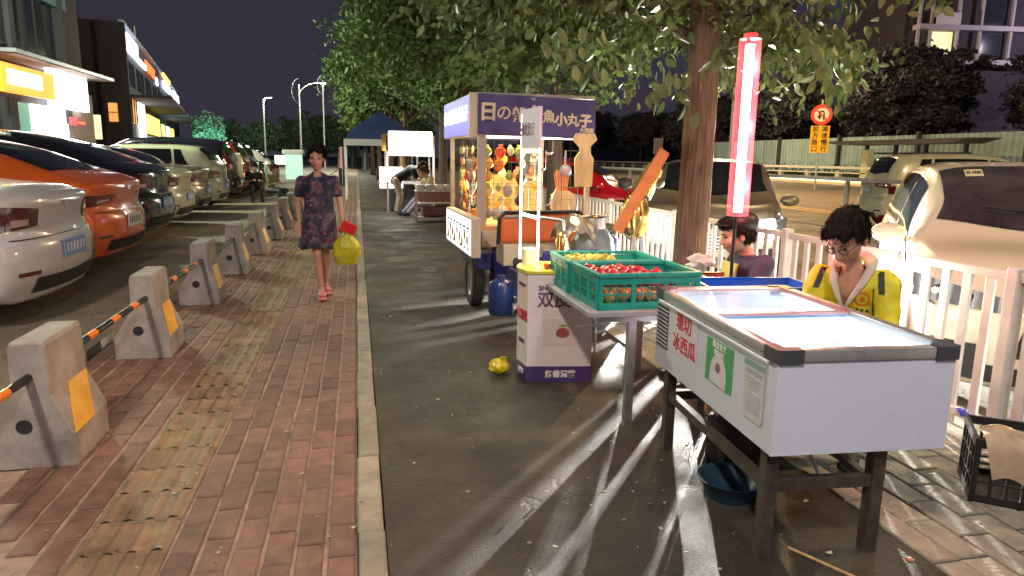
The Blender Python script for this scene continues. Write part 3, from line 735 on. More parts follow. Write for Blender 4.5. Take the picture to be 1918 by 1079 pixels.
# lamp posts carrying the lavender sign
_ca, _sa = math.cos(R(9)), math.sin(R(9))
pA, pB = [((x-1.09)*_ca-(y-4.40)*_sa, (x-1.09)*_sa+(y-4.40)*_ca) for x, y in ((1.19,4.55),(1.165,4.97))]
for (px_, py_) in (pA, pB):
    part('led_post', B().box((px_,py_,.765+.52), (.014,.014,1.04)), m_led_w, k)
for z in (1.10, 1.545):
    part('led_crossbar', B().bar((pA[0],pA[1],z),(pB[0],pB[1],z), .018), m_led_w, k)
sg = part('sign_board', B().bar((pA[0]-.0,pA[1]-.02,1.70),(pB[0],pB[1]+.02,1.70), .02, .27), m_signlav, k)
dirn = math.atan2(pB[1]-pA[1], pB[0]-pA[0])
text('佛山双皮奶', .105, m_ink, k, ((pA[0]+pB[0])/2-.0115*math.sin(dirn),(pA[1]+pB[1])/2+.0115*math.cos(dirn)*0-.0,1.69), (R(90),0,dirn+math.pi), sx=.85)
lamp('AREA', (.16,.3,1.50), 10, (1,.85,.55), .25, k, (0,0,0))
NUM = ['first','second','third','fourth','fifth','sixth','seventh']
def jar(name, lab, cat, loc, prof, m_, grp=None):
    o = link(name, B().lathe(prof, 16).mesh(name, 40), m_, None, loc); return tag(o, lab, cat, grp)
m_milk = mat('milk_plastic', (.8,.78,.7), .3)
m_clear = mat('clear_plastic', (.85,.85,.85), .08, trans=.9, ior=1.3)
for i, (x, y) in enumerate(((1.24,4.48),(1.30,4.44),(1.36,4.50),(1.42,4.43),(1.33,4.55))):
    jar('pudding_cup', 'pudding cup with red topping, %s on the yellow kiosk top' % ('back left','front left','centre right','front right','rear middle')[i], 'cup', (x,y,.765), [(.02,0),(.028,.035),(.026,.036),(.001,.03)], mat('cup_red', (.55,.10,.06), .3), 'pudding cups on the kiosk')
jar('cream_tub', 'cloudy tub standing by the post on the yellow kiosk top', 'tub', (1.17,4.70,.765), [(.05,0),(.06,.11),(.055,.115),(.001,.115)], m_milk)
jar('thermos', 'shiny brass coloured flask standing behind the kiosk', 'flask', (1.42,4.78,.765), [(.035,0),(.036,.16),(.03,.17),(.032,.2),(.02,.215),(.001,.22)], mat('brass', (.6,.42,.15), .15, metal=.9))
tag(link('food_pan', B().lathe([(.10,0),(.19,.05),(.20,.055),(.185,.05),(.09,.01),(.001,.01)], 28).mesh('food_pan', 40), mat('pan_beige', (.5,.42,.25), .3, metal=.4), None, (1.66,5.15,.70)), 'wide shallow pan on a stool behind the kiosk', 'pan')
tag(link('stool', B().box((0,0,.66),(.34,.3,.04)).tube([(-.14,-.12,0),(-.13,-.11,.66)],.012).tube([(.14,-.12,0),(.13,-.11,.66)],.012).tube([(-.14,.12,0),(-.13,.11,.66)],.012).tube([(.14,.12,0),(.13,.11,.66)],.012).mesh('stool'), m_steel, None, (1.66,5.15,0)), 'small metal stool carrying the wide pan', 'stool')

# ================================================================ FOOD CART (tricycle with stall on top)
m_nav = mat('banner_navy', (.055,.045,.17), .42, noise_s=1.3, noise_a=.25)
m_post = mat('cart_post', (.40,.34,.29), .5)
m_cbody = mat('cart_blue', (.035,.04,.20), .4, coat=.3, noise_s=4, noise_a=.3)
m_wood = mat('cart_wood', (.52,.33,.14), .55, noise_s=5, noise_a=.3, stretch=(1,8,8))
m_cwhite = mat('cart_cream', (.55,.50,.40), .5, noise_s=3, noise_a=.15)
m_lblue = mat('lightbox_blue', (.01,.01,.16), .4, emit=.5, ecol=(.09,.08,.95))
m_lwhite = mat('lightbox_text', (1,1,1), .4, emit=3.2, ecol=(.95,.95,1))
m_wire = mat('wire', (.10,.08,.07), .4, metal=.6)
c = thing('food_cart', 'lit octopus ball food cart with a navy banner on a blue tricycle', 'food cart', (1.15,6.8,0), R(1.5))
W_, D_ = 1.18, 1.75
for x in (.03, W_-.03):
    for y in (.03, D_-.03): part('post', B().box((x,y,1.28), (.045,.045,.98)), m_post, c)
part('post', B().box((.06,.02,1.28),(.06,.02,.9)), m_post, c)
# banner : front board with sagging cloth look
def ban(u, v):
    return (u*(W_+.02)-.005, -.03+.008*math.sin(u*17)*v-.004*math.sin(v*9+u*5), 1.72+.385*v-.03*u*1.0)
part('banner', B().grid(ban, 30, 8), m_nav, c, True)
part('banner_frame', B().box((W_/2,-.012,1.895),(W_,.016,.36), (0,R(1.4),0)), m_post, c)
m_bt = mat('banner_letters', (.62,.50,.36), .5)
for ch, x, s_ in (('日',.095,.185),('の',.25,.155),('船',.40,.15),('章',.575,.125),('魚',.705,.13),('小',.83,.13),('丸',.955,.13),('子',1.085,.135)):
    text(ch, s_, m_bt, c, (x, -.048, 1.925-.03*x-(.0 if x < .3 else .01)-.02*(x > .8)), (R(90),R(1.4),0), bold={'日':.007,'の':.002,'小':.006,'子':.006}.get(ch, .0035))
text('大河店', .05, m_bt, c, (1.10,-.048,1.775), (R(90),R(1.4),0), bold=.002)
part('banner_dot', B().lathe([(.02,0),(.02,.003),(.001,.003)], 14, (.55,-.048,1.99), Matrix.Rotation(R(90),3,'X')), m_bt, c)
lb = part('side_lightbox', B().box((-.03,.9,1.905),(.07,1.72,.40), bev=.006), m_cwhite, c)
part('lightbox_face', B().box((-.068,.9,1.905),(.006,1.66,.37)), m_lblue, c)
text('日の船章魚小丸子', .165, m_lwhite, c, (-.074,.9,1.92), (R(90),0,R(-90)), bold=.003, sx=1.15, extrude=.002)
part('lightbox_end', B().box((-.02,.012,1.905),(.12,.04,.41)), mat('box_end_beige', (.55,.46,.36), .5), c)
part('roof', B().box((W_/2,D_/2,2.10),(W_+.02,D_,.03)), m_post, c)
part('roof_edge', B().box((W_/2,D_+.01,1.9),(W_,.02,.36)), m_nav, c)
# counter and tray
part('counter', B().box((W_/2,D_/2,.80),(W_,D_,.05)), m_wood, c)
part('counter_wall', B().box((W_/2+.0,.0,.70),(W_-.1,.03,.16)), m_cwhite, c)
part('cabinet', B().box((.08,D_/2,.66),(.16,D_-.1,.24)), m_cwhite, c)
part('cabinet', B().box((W_-.08,D_/2,.66),(.16,D_-.1,.24)), m_cwhite, c)
part('back_wall', B().box((W_/2+.2,D_-.04,1.05),(W_-.45,.02,.5)), m_wood, c)
lw = thing('x', 'x', 'x') if False else None
part('led_bar', B().box((W_/2,.12,1.70),(W_-.2,.03,.02)), m_led_w, c); part('led_bar', B().box((W_/2,1.1,1.98),(W_-.2,.03,.02)), m_led_w, c)
lamp('AREA', (W_/2,.6,1.96), 30, (1,.80,.42), .9, c, (0,0,0)); lamp('POINT', (.35,.9,1.35), 13, (1,.74,.32), .1, c)
# wire racks: front and left side
def wires(x0, x1, z0, z1, y, axis='x', step=.085):
    b = B(); n = max(2, int((x1-x0)/step)); m = max(2, int((z1-z0)/step/1.3))
    for i in range(n+1):
        a = x0+(x1-x0)*i/n
        b.tube([(a,y,z0),(a,y,z1)] if axis == 'x' else [(y,a,z0),(y,a,z1)], .0022, 4, False)
    for j in range(m+1):
        z = z0+(z1-z0)*j/m
        b.tube([(x0,y,z),(x1,y,z)] if axis == 'x' else [(y,x0,z),(y,x1,z)], .0022, 4, False)
    return b
part('wire_rack', wires(.08,.62,.84,1.70,.03), m_wire, c); part('wire_rack', wires(.88,W_-.04,.84,1.70,.03), m_wire, c)
part('wire_rack', wires(.08,1.6,.84,1.70,.0,'y'), m_wire, c); part('wire_rack', wires(.1,W_-.1,.95,1.70,1.3), m_wire, c)
# illuminated menu panel on the left
mp = part('menu_lightbox', B().box((-.10,.28,.76),(.09,1.52,.37), bev=.006), mat('box_end_beige', (.5,.4,.3), .5), c)
part('menu_face', B().box((-.1475,.28,.76),(.006,1.46,.33)), mat('menu_glow', (1,1,1), .4, emit=1.15, ecol=(.93,.96,1)), mp)
b = B()
for i in range(9):
    y_ = -.3+.145*i; z_ = .72+.05*math.sin(i*2.1)
    b.lathe([(.04,0),(.055,.003),(.001,.004)], 10, (-.151, y_, z_), Matrix.Rotation(R(-90),3,'Y'))
part('menu_pictures', b, mat('menu_food', (.55,.25,.06), .5, noise_s=25, noise_a=.6), mp)
b = B()
for i in range(7): b.box((-.1515,-.32+.2*i,.84),(.002,.13,.02)).box((-.1515,-.30+.2*i,.805),(.002,.09,.012)).box((-.1515,-.34+.21*i,.64),(.002,.07,.03))
part('menu_text', b, m_trim, mp)
# tricycle under it
part('bed', B().box((W_/2,D_/2,.50),(W_-.08,D_-.1,.14), bev=.01), m_cbody, c)
part('side_skirt', B().box((.30,-.75,.36),(.03,1.5,.26),bev=.008).box((.95,-.75,.36),(.03,1.5,.26),bev=.008), m_cbody, c)
part('rear_skirt', B().box((.62,.06,.36),(.95,.03,.22)), m_cbody, c)
part('side_fender', B().box((.04,.25,.50),(.16,.78,.20), bev=.03), m_cbody, c)
part('chassis', B().box((W_/2,.2,.30),(.5,2.4,.07)).bar((.25,-1.6,.24),(.25,0,.33),.05,.05).bar((.75,-1.6,.24),(.75,0,.33),.05,.05), m_cbody, c)
def cwheel(x, y, r_):
    t = part('wheel', B().lathe([(r_*.62,-.06),(r_*.92,-.06),(r_,-.035),(r_,.035),(r_*.92,.06),(r_*.62,.06)], 26, (0,0,0), Matrix.Rotation(R(90),3,'Y'), False), m_tyre, c, 40, (x,y,r_))
    b = B().lathe([(.001,-.03),(r_*.5,-.03),(r_*.62,-.05),(r_*.62,.05),(r_*.5,.03),(.001,.03)], 20, (0,0,0), Matrix.Rotation(R(90),3,'Y'))
    part('rim', b, m_rim, t, 40)
cwheel(.0, .12, .29); cwheel(W_-.1, .12, .29); cwheel(.5, -1.55, .25)
m_or = mat('seat_orange', (.60,.13,.03), .45, noise_s=6, noise_a=.15)
part('driver_bench', B().box((.50,-.55,.86),(.80,.10,.27), (R(-8),0,0), bev=.03), m_or, c)
part('bench_edge', B().tube([(.08,-.60,.72),(.09,-.60,.96),(.14,-.60,1.01),(.86,-.60,1.01),(.92,-.60,.96),(.92,-.60,.72)], .018, 8), m_trim, c)
part('bench_base', B().box((.5,-.5,.62),(.76,.3,.2), bev=.01), m_cwhite, c)
part('seat_pad', B().box((.52,-.75,.56),(.62,.36,.08), bev=.03), m_trim, c)
part('seat_box', B().box((.5,-.72,.40),(.66,.42,.24), bev=.02), m_cbody, c)
part('front_shield', B().box((.52,-1.35,.52),(.5,.05,.5), (R(12),0,0), bev=.02), m_cbody, c)
part('steering_column', B().tube([(.5,-1.5,.4),(.5,-1.2,.98)], .03, 10), m_steel, c)
part('handlebar', B().tube([(.05,-1.0,1.0),(.25,-1.12,1.02),(.5,-1.2,.99),(.75,-1.12,1.02),(.98,-1.0,1.0)], .016, 8), m_steel, c)
def cover(u, v):
    a = (u-.5)*2; bb = (v-.5)*2
    return (.60+a*.17, -1.18+bb*.12, 1.03-.10*a*a-.13*bb*bb+.015*math.sin(u*19+v*7)+.012*math.sin(v*23))
part('handlebar_cover', B().grid(cover, 20, 14), mat('cover_cloth', (.10,.13,.20), .3, noise_s=4, noise_a=.7, col2=(.35,.28,.12)), c, True)
# ---- loose wares
def ware(name, lab, cat, b, m_, loc, grp=None, rot=None, smooth=40):
    o = link(name, b.mesh(name, smooth), m_, None, loc, rot); return tag(o, lab, cat, grp)
pkm = [mat('pack_%d' % i, c_, .4, noise_s=18, noise_a=.45, bump=.3, bump_s=30) for i, c_ in enumerate([(.75,.17,.02),(.80,.36,.05),(.72,.55,.10),(.65,.09,.03),(.6,.52,.30),(.78,.28,.03),(.06,.05,.05),(.35,.30,.30),(.30,.36,.08)])]
bag_me = []
for q in range(4):
    b = B().ball((0,0,-.075), (.055,.022,.065), 12, 9, nz=.35).box((0,0,-.008), (.05,.006,.03)); bag_me.append(b.mesh('snack_bag', True))
idx = 0
cols = ['orange','amber','yellow','red','beige','bright orange','black','grey','green']
rp_ = random.Random(3)
for (x0, y0, nx, dx_, dy_, nz_) in ((1.27,6.86,1,.13,0,0),):
    pass
ORD = ['top','second','third','fourth','fifth','lowest']
NUM = ['first','second','third','fourth','fifth','sixth','seventh']
def hang(x, y, z, rz, where='', row=0, col=0):
    global idx
    if rp_.random() < .14: return
    ci = rp_.choice((0,1,2,3,4,5,6,6,7,8,4,5)); o = bpy.data.objects.new('snack_bag', bag_me[idx % 4]); C.objects.link(o)
    if not o.data.materials: o.data.materials.append(pkm[0])
    o.location = (x, y, z); o.rotation_euler = (rp_.uniform(-.2,.2), 0, rz+rp_.uniform(-.4,.4)); s_ = rp_.uniform(.55,1.05); o.scale = (s_,s_,s_)
    o.material_slots[0].link = 'OBJECT'; o.material_slots[0].material = pkm[ci]
    tag(o, '%s snack bag, %s, %s row, %s in the row' % (cols[ci], where, ORD[row], NUM[col]), 'snack bag', 'snack bags hanging in the food cart'); idx += 1
for j in range(6):
    for i in range(4): hang(1.28+.115*i+rp_.uniform(-.02,.02), 6.93+rp_.uniform(0,.04), 1.62-.125*j, 0, 'front rack', j, i)
    for i in range(6): hang(1.20, 7.15+.22*i+rp_.uniform(-.03,.03), 1.62-.125*j, R(90), 'left rack', j, i)
for j in range(4):
    for i in range(4): hang(1.45+.19*i+rp_.uniform(-.03,.03), 8.02, 1.55-.16*j, 0, 'back rack', j, i)
for o in [o for o in C.objects if o.name.startswith('snack_bag')]:
    if not o.data.materials: o.data.materials.append(pkm[0])
for i, (x, y, lab, m_, pr_) in enumerate((
   (1.42,6.88,'white squeeze bottle standing at the front left of the food cart counter', m_milk, [(.036,0),(.038,.15),(.03,.18),(.012,.20),(.006,.26),(.001,.26)]),
   (1.53,6.90,'short amber jar beside the white squeeze bottle', pkm[2], [(.04,0),(.042,.08),(.03,.09),(.001,.09)]),
   (1.28,7.3,'red sauce tub at the left side of the counter', pkm[3], [(.06,0),(.065,.10),(.05,.11),(.001,.11)]),
   (1.30,7.7,'orange sauce tub at the left side of the counter', pkm[0], [(.06,0),(.065,.10),(.05,.11),(.001,.11)]))):
    ware('bottle', lab, 'bottle', B().lathe(pr_, 16), m_, (x, y, .825))
ware('griddle', 'long iron griddle tray of octopus balls on the cart counter', 'griddle', B().box((0,0,.03),(.5,.5,.06), bev=.008), m_trim, (1.85,7.15,.826))
bb = B()
for i in range(7):
    for j in range(6): bb.ball((-.2+.066*i,-.18+.07*j,.085), .026, 8, 6)
ware('food_balls', 'rows of golden octopus balls on the iron griddle', 'snack', bb, mat('golden_food', (.6,.32,.08), .5, noise_s=30, noise_a=.4), (1.85,7.15,.80), None, None, True)['kind'] = 'stuff'
ware('paper_sheaf', 'pale sheaf of wooden skewers in a tall paper holder at the right of the cart', 'holder', B().prism([(-.10,0),(.10,0),(.13,.3),(.06,.34),(-.06,.34),(-.12,.30)], -.03, .03, 'y'), mat('kraft', (.62,.47,.24), .7, noise_s=6, noise_a=.2), (2.07,6.95,.83))
bb = B()
for i in range(16): 
    a = rp_.uniform(-.09,.09); bb.bar((a*.6,rp_.uniform(-.02,.02),.25),(a*1.1,rp_.uniform(-.03,.03),.50+rp_.uniform(0,.08)), .006)
ware('skewer_bundle', 'bundle of reddish bamboo skewers sticking out of the paper holder', 'skewers', bb, mat('skewer', (.62,.25,.10), .6), (2.07,6.95,.83))['kind'] = 'stuff'
ware('cutting_board', 'pale wooden paddle board hanging at the right post of the food cart', 'board', B().prism([(-.09,0),(.09,0),(.10,.28),(.06,.34),(.035,.36),(.03,.46),(-.03,.46),(-.035,.36),(-.06,.34),(-.10,.28)], -.012, .012, 'y'), mat('board_wood', (.62,.46,.26), .6, noise_s=4, noise_a=.2, stretch=(6,6,1)), (2.25,6.83,1.22))
ware('cutting_board', 'pale fan shaped board hanging high at the right corner of the cart', 'board', B().prism([(-.03,0),(.03,0),(.05,.12),(.13,.20),(.10,.26),(-.10,.26),(-.13,.20),(-.05,.12)], -.012, .012, 'y'), mat('board_wood', (.62,.46,.26)), (2.24,6.80,1.49))
ware('strainer', 'round metal strainer hanging by its handle under the navy banner', 'strainer', B().lathe([(.001,.0),(.055,.0),(.062,.012),(.055,.02),(.001,.012)], 20, (0,0,0), Matrix.Rotation(R(90),3,'X')).box((0,0,.12),(.015,.01,.16)), m_steel, (2.06,6.85,1.38))
for i, (x, z) in enumerate(((1.75,1.52),(1.83,1.40),(1.90,1.56),(1.72,1.30))):
    ware('ladle', 'steel ladle hanging on the cart rack, '+('leftmost high','middle low','rightmost high','lowest left')[i], 'ladle', B().lathe([(.001,-.03),(.03,-.02),(.045,.0),(.04,.0),(.001,-.02)], 14).bar((.04,0,0),(.04,0,.18),.008), m_steel, (x,6.9,z), 'steel ladles on the cart')
bb = B()
ware('whisk', 'star shaped steel whisk lying upright on the cart counter', 'whisk', bb.bar((0,0,0),(.06,0,.15),.018).bar((-.04,0,-.02),(.04,0,.03),.012).bar((0,0,-.05),(0,0,.05),.012), m_steel, (1.90,6.80,1.05))
ware('water_jug', 'blue plastic drum standing on the tricycle frame behind the kiosk', 'drum', B().lathe([(.10,0),(.11,.02),(.11,.24),(.09,.28),(.04,.30),(.035,.33),(.001,.33)], 20), mat('jug_blue', (.015,.035,.16), .25, coat=.4), (1.16,5.62,.20))
ware('lantern', 'round warm lamp shade at the right of the orange bench', 'lamp', B().ball((0,0,.06),(.055,.055,.065),14,10), mat('lantern_glow', (1,.7,.3), .4, emit=2.0, ecol=(1,.68,.25)), (1.77,5.6,.90))
# gas bottle, plank, golden windscreen
g = thing('gas_bottle', 'large grey blue gas bottle standing between the cart and the fence', 'gas bottle', (2.00,5.75,0))
m_gas = mat('gas_grey', (.16,.20,.23), .4, noise_s=4, noise_a=.2)
part('tank', B().lathe([(.14,.02),(.18,.06),(.19,.12),(.19,.72),(.175,.82),(.12,.90),(.04,.93),(.001,.93)], 28), m_gas, g, 40)
part('foot_ring', B().lathe([(.14,0),(.15,0),(.15,.06),(.14,.06)], 24, cap=False), m_gas, g)
part('valve', B().lathe([(.03,.92),(.03,.97),(.015,.98),(.015,1.0),(.04,1.0),(.04,1.02),(.001,1.02)], 14), mat('brass', (.6,.42,.15)), g)
part('collar', B().lathe([(.10,.90),(.105,.90),(.105,1.0),(.10,1.0)], 20, cap=False), m_steel, g)
o = ware('plank', 'long orange brown plank leaning up to the right above the gas bottle', 'plank', B().bar((0,0,0),(.40,.0,.68),.10,.018,(0,1,0)), mat('plank_orange', (.50,.16,.05), .5, noise_s=3, noise_a=.2, stretch=(1,1,5)), (2.14,5.55,.90))
m_gold = mat('gold_film', (.75,.55,.18), .12, metal=.85, bump=.5, bump_s=9)
def ws(u, v):
    a = R(-75+150*u); return (.13*math.sin(a)*(1-.25*v)+.10*v, -.10*math.cos(a)*(1-.2*v), .30*v-.05*u*u)
mo = thing('parked_scooter', 'scooter with a shiny gold windscreen parked between plank and fence', 'scooter', (2.66,6.35,0), R(15))
part('windscreen', B().grid(ws, 16, 10), m_gold, mo, True, (0,0,1.18), (0,R(14),0))
part('front_cowl', B().ball((0,.05,.95),(.13,.16,.24),16,10), m_gold, mo, True)
part('mirror', B().ball((-.18,-.02,1.28),(.09,.03,.055),14,10).tube([(-.1,0,1.1),(-.17,0,1.25)],.01), m_trim, mo, True)
part('mirror', B().ball((.20,-.02,1.28),(.09,.03,.055),14,10).tube([(.1,0,1.1),(.17,0,1.25)],.01), m_trim, mo, True)
part('front_fork', B().tube([(-.05,-.1,.3),(-.05,.02,.95)],.022).tube([(.05,-.1,.3),(.05,.02,.95)],.022), m_steel, mo, 40)
part('wheel', B().lathe([(.17,-.05),(.24,-.05),(.26,0),(.24,.05),(.17,.05)],24,(0,-.12,.26),Matrix.Rotation(R(90),3,'Y'),False), m_tyre, mo, 40)
part('wheel', B().lathe([(.17,-.05),(.24,-.05),(.26,0),(.24,.05),(.17,.05)],24,(0,1.1,.26),Matrix.Rotation(R(90),3,'Y'),False), m_tyre, mo, 40)
part('seat', B().box((0,.75,.78),(.24,.62,.12), bev=.05), m_trim, mo)
part('body', B().box((0,.75,.5),(.24,.75,.45), bev=.08).box((0,.22,.32),(.26,.5,.08), bev=.02), m_cbody, mo)

# ================================================================ CRATE TABLE
m_teal = mat('crate_teal', (.015,.30,.25), .4, noise_s=9, noise_a=.15)
m_tabletop = mat('table_top', (.35,.34,.38), .5, noise_s=4, noise_a=.2)
t = thing('folding_table', 'grey table with square legs carrying the teal fruit crates', 'table', (1.60,4.02,0))
part('table_top', B().box((0,0,.665),(.78,1.06,.03), bev=.004), m_tabletop, t)
for sx_ in (-1,1):
    for sy_ in (-1,1): part('leg', B().box((sx_*.10-.02 if sy_ < 0 and sx_ < 0 else sx_*.33, sy_*.47, .325),(.045,.045,.65)), m_steel, t)
part('apron', B().box((0,-.49,.635),(.66,.02,.04)), m_steel, t)
part('lower_bar', B().box((-.34,-.40,.575),(.15,.012,.012)).tube([(-.34,-.4,.58),(-.33,-.4,.65)],.004).tube([(-.31,-.4,.58),(-.32,-.4,.65)],.004), m_steel, t)
CL, CWd, CH = .60, .44, .205
def crate(loc, rz, lab):
    t = thing('fruit_crate', lab, 'crate', loc, rz, 'teal plastic crates on the table')
    L2, W2 = CL/2, CWd/2
    part('floor', B().box((0,0,.01),(CL-.03,CWd-.03,.012)), m_teal, t)
    b = B()
    for s_ in (-1,1):
        b.box((0,s_*W2,CH-.012),(CL+.02,.03,.024),bev=.004); b.box((s_*L2,0,CH-.012),(.03,CWd-.03,.024))
    part('rim', b, m_teal, t)
    for s_ in (-1,1):
        for (axis, hl, off) in (('x', L2, W2), ('y', W2, L2)):
            b = B(); n = 3; 
            def bx(a, z, wa, wz, th=.012):
                if axis == 'x': b.box((a, s_*off, z), (wa, th, wz))
                else: b.box((s_*off, a, z), (th, wa, wz))
            bx(0,.02,2*hl,.04); bx(0,CH-.045,2*hl-.01,.035,.010)
            for i in range(n+1): bx(-hl+.012+(2*hl-.024)*i/n, CH/2, .024, CH-.02, .016)
            ws_ = (2*hl-.024)/n
            for i in range(n):
                a0 = -hl+.012+ws_*i
                for q in range(1, 4): bx(a0+ws_*q/4, CH/2-.01, .004, CH-.09, .006)
                for zz in (.085, .125): bx(a0+ws_/2, zz, ws_-.02, .004 if zz != .085 else .008, .007)
                # diagonal lattice of the small windows
                if axis == 'x':
                    for q in range(-2, 3):
                        xa = a0+ws_/2+q*.03
                        for sg_ in (-1, 1): b.bar((xa-.03*sg_, s_*off, .05), (xa+.03*sg_, s_*off, .12), .003, .003, (0,1,0))
            part('side_wall', b, m_teal, t)
    return t
crate((1.57,3.76,.681), R(1), 'nearest teal plastic crate, red fruit above and oranges behind its lattice')
crate((1.56,4.24,.681), R(-2), 'rear teal plastic crate with yellow green fruit, behind the red fruit')
m_rf = mat('fruit_red', (.42,.02,.035), .35, noise_s=14, noise_a=.4, coat=.3)
m_gf = mat('fruit_green', (.42,.40,.06), .45, noise_s=12, noise_a=.4)
m_of = mat('fruit_orange', (.75,.27,.03), .5, noise_s=20, noise_a=.2, bump=.3, bump_s=120)
fr = B().ball((0,0,0), .043, 16, 10, nz=.08).lathe([(.008,.038),(.012,.05),(.001,.046)], 8).mesh('red_fruit', True); fr.materials.append(m_rf)
fg = B().ball((0,0,0), (.034,.034,.05), 14, 9, nz=.15).tube([(0,0,.045),(.01,0,.065)], .004, 6).mesh('green_fruit', True); fg.materials.append(m_gf)
fo = B().ball((0,0,0), .038, 16, 10, nz=.04).mesh('orange_fruit', True); fo.materials.append(m_of)
def pile(me, nm, cx_, cy_, nx, ny, z, st, lab, cat, grp, jit=.008, sc_=1):
    for i in range(nx):
        for j in range(ny):
            o = bpy.data.objects.new(nm, me); C.objects.link(o); o.location = (cx_+(i-(nx-1)/2)*st+rp_.uniform(-jit,jit), cy_+(j-(ny-1)/2)*st+rp_.uniform(-jit,jit), z+rp_.uniform(-.006,.010))
            o.rotation_euler = (rp_.uniform(-.8,.8), rp_.uniform(-.8,.8), rp_.uniform(0,6)); o.scale = (sc_*rp_.uniform(.9,1.05),)*3
            tag(o, lab+', %s from the left, %s row' % (NUM[i], NUM[j]), cat, grp)
pile(fo, 'orange', 1.58, 3.76, 6, 4, .735, .085, 'orange low in the nearest crate', 'orange', 'oranges in the nearest crate')
pile(fr, 'red_fruit', 1.47, 3.79, 4, 3, .835, .088, 'shiny red fruit heaped in the nearest crate', 'fruit', 'red fruit in the nearest crate', sc_=1.1)
pile(fr, 'red_fruit', 1.72, 3.79, 2, 3, .805, .09, 'low red fruit at the nearest crate\'s right', 'fruit', 'low red fruit in the nearest crate')
pile(fg, 'green_fruit', 1.44, 4.22, 4, 3, .85, .085, 'top yellow green fruit in the rear crate', 'fruit', 'yellow green fruit in the rear crate')
pile(fg, 'green_fruit', 1.54, 4.24, 6, 4, .76, .09, 'lower yellow green fruit in the rear crate', 'fruit', 'lower yellow green fruit in the rear crate')

# ================================================================ CHEST FREEZER ON ITS STAND
m_fz = mat('freezer_white', (.62,.66,.78), .28, coat=.4, noise_s=.8, noise_a=.05, bump=.06, bump_s=4)
m_alu = mat('aluminium_rail', (.55,.56,.58), .3, metal=.7, noise_s=30, noise_a=.08, stretch=(1,.1,1))
m_corner = mat('corner_grey', (.055,.06,.075), .4)
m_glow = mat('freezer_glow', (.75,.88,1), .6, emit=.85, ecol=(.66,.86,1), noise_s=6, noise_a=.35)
m_lid = mat('lid_glass', (.9,.95,.97), .03, trans=1.0, ior=1.2, alpha=.42)
FZ = thing('chest_freezer', 'white glass topped chest freezer with red lettering in the right foreground', 'freezer', (1.42,2.08,0), R(-4.2))
FW, FL, Z0, Z1 = .715, 1.235, .455, .85
bz = B()
part('body', B().box((FW/2,FL/2,(Z0+Z1-.16)/2),(FW-.02,FL-.02,Z1-Z0-.16)).box((FW/2,.025,Z1-.10),(FW-.02,.03,.12)).box((FW/2,FL-.025,Z1-.10),(FW-.02,.03,.12)).box((.025,FL/2,Z1-.10),(.03,FL-.08,.12)).box((FW-.025,FL/2,Z1-.10),(.03,FL-.08,.12)), m_fz, FZ)
# rim frame
fr_ = B(); hr = .042
for (x, y, sx_, sy_) in ((FW/2,.022,FW-.20,.044),(FW/2,FL-.022,FW-.20,.044),(.022,FL/2,.044,FL-.20),(FW-.022,FL/2,.044,FL-.20)):
    part('rim_rail', B().box((x,y,Z1-hr/2+.0),(sx_,sy_,hr),bev=.004), m_alu, FZ, 30)
for (x, y, a) in ((0,0,0),(FW,0,90),(FW,FL,180),(0,FL,270)):
    b = B().prism([(0,.012),(.012,0),(.10,0),(.10,.044),(.044,.044),(.044,.10),(0,.10)], Z1-hr-.006, Z1+.003)
    o = part('corner_cap', b, m_corner, FZ, False, (x+(-.002 if x == 0 else .002),y+(-.002 if y == 0 else .002),0), (0,0,R(a)))
part('light_strip', B().box((.062,FL/2,Z1-.075),(.016,FL-.16,.016)).box((FW-.062,FL/2,Z1-.075),(.016,FL-.16,.016)), mat('freezer_led', (1,1,1), .5, emit=6, ecol=(.85,.95,1)), FZ)
part('ice_bed', B().grid(lambda u, v: (.05+(FW-.10)*u, .05+(FL-.10)*v, Z1-.11+.02*noise.noise(Vector((u*7,v*11,3)))), 22, 34), m_glow, FZ, True)  # ice glows by itself; the inner LED light is put into its material
# two sliding lids
lidA = part('glass_lid', B().box((FW/2,.33,Z1-.030),(FW-.10,.60,.006)), m_lid, FZ)
part('lid_frame', B().box((FW/2,.625,Z1-.022),(FW-.10,.03,.014)), mat('lid_blue', (.16,.36,.60), .3), lidA)
lidB = part('glass_lid', B().box((FW/2,.90,Z1-.012),(FW-.10,.58,.006)), m_lid, FZ)
part('lid_frame', B().box((FW/2,.612,Z1-.008),(FW-.10,.026,.014)).box((FW/2,1.175,Z1-.008),(FW-.10,.026,.014)), mat('lid_pink', (.50,.28,.30), .3, metal=.3), lidB)
part('lid_frame', B().box((FW-.052,.90,Z1-.006),(.02,.58,.018)), mat('lid_red', (.38,.14,.13), .35), lidB)
part('fish_in_ice', B().box((.42,.25,Z1-.088),(.16,.09,.012),(0,0,.4),bev=.005), mat('ice_teal', (.25,.55,.6), .4), FZ)
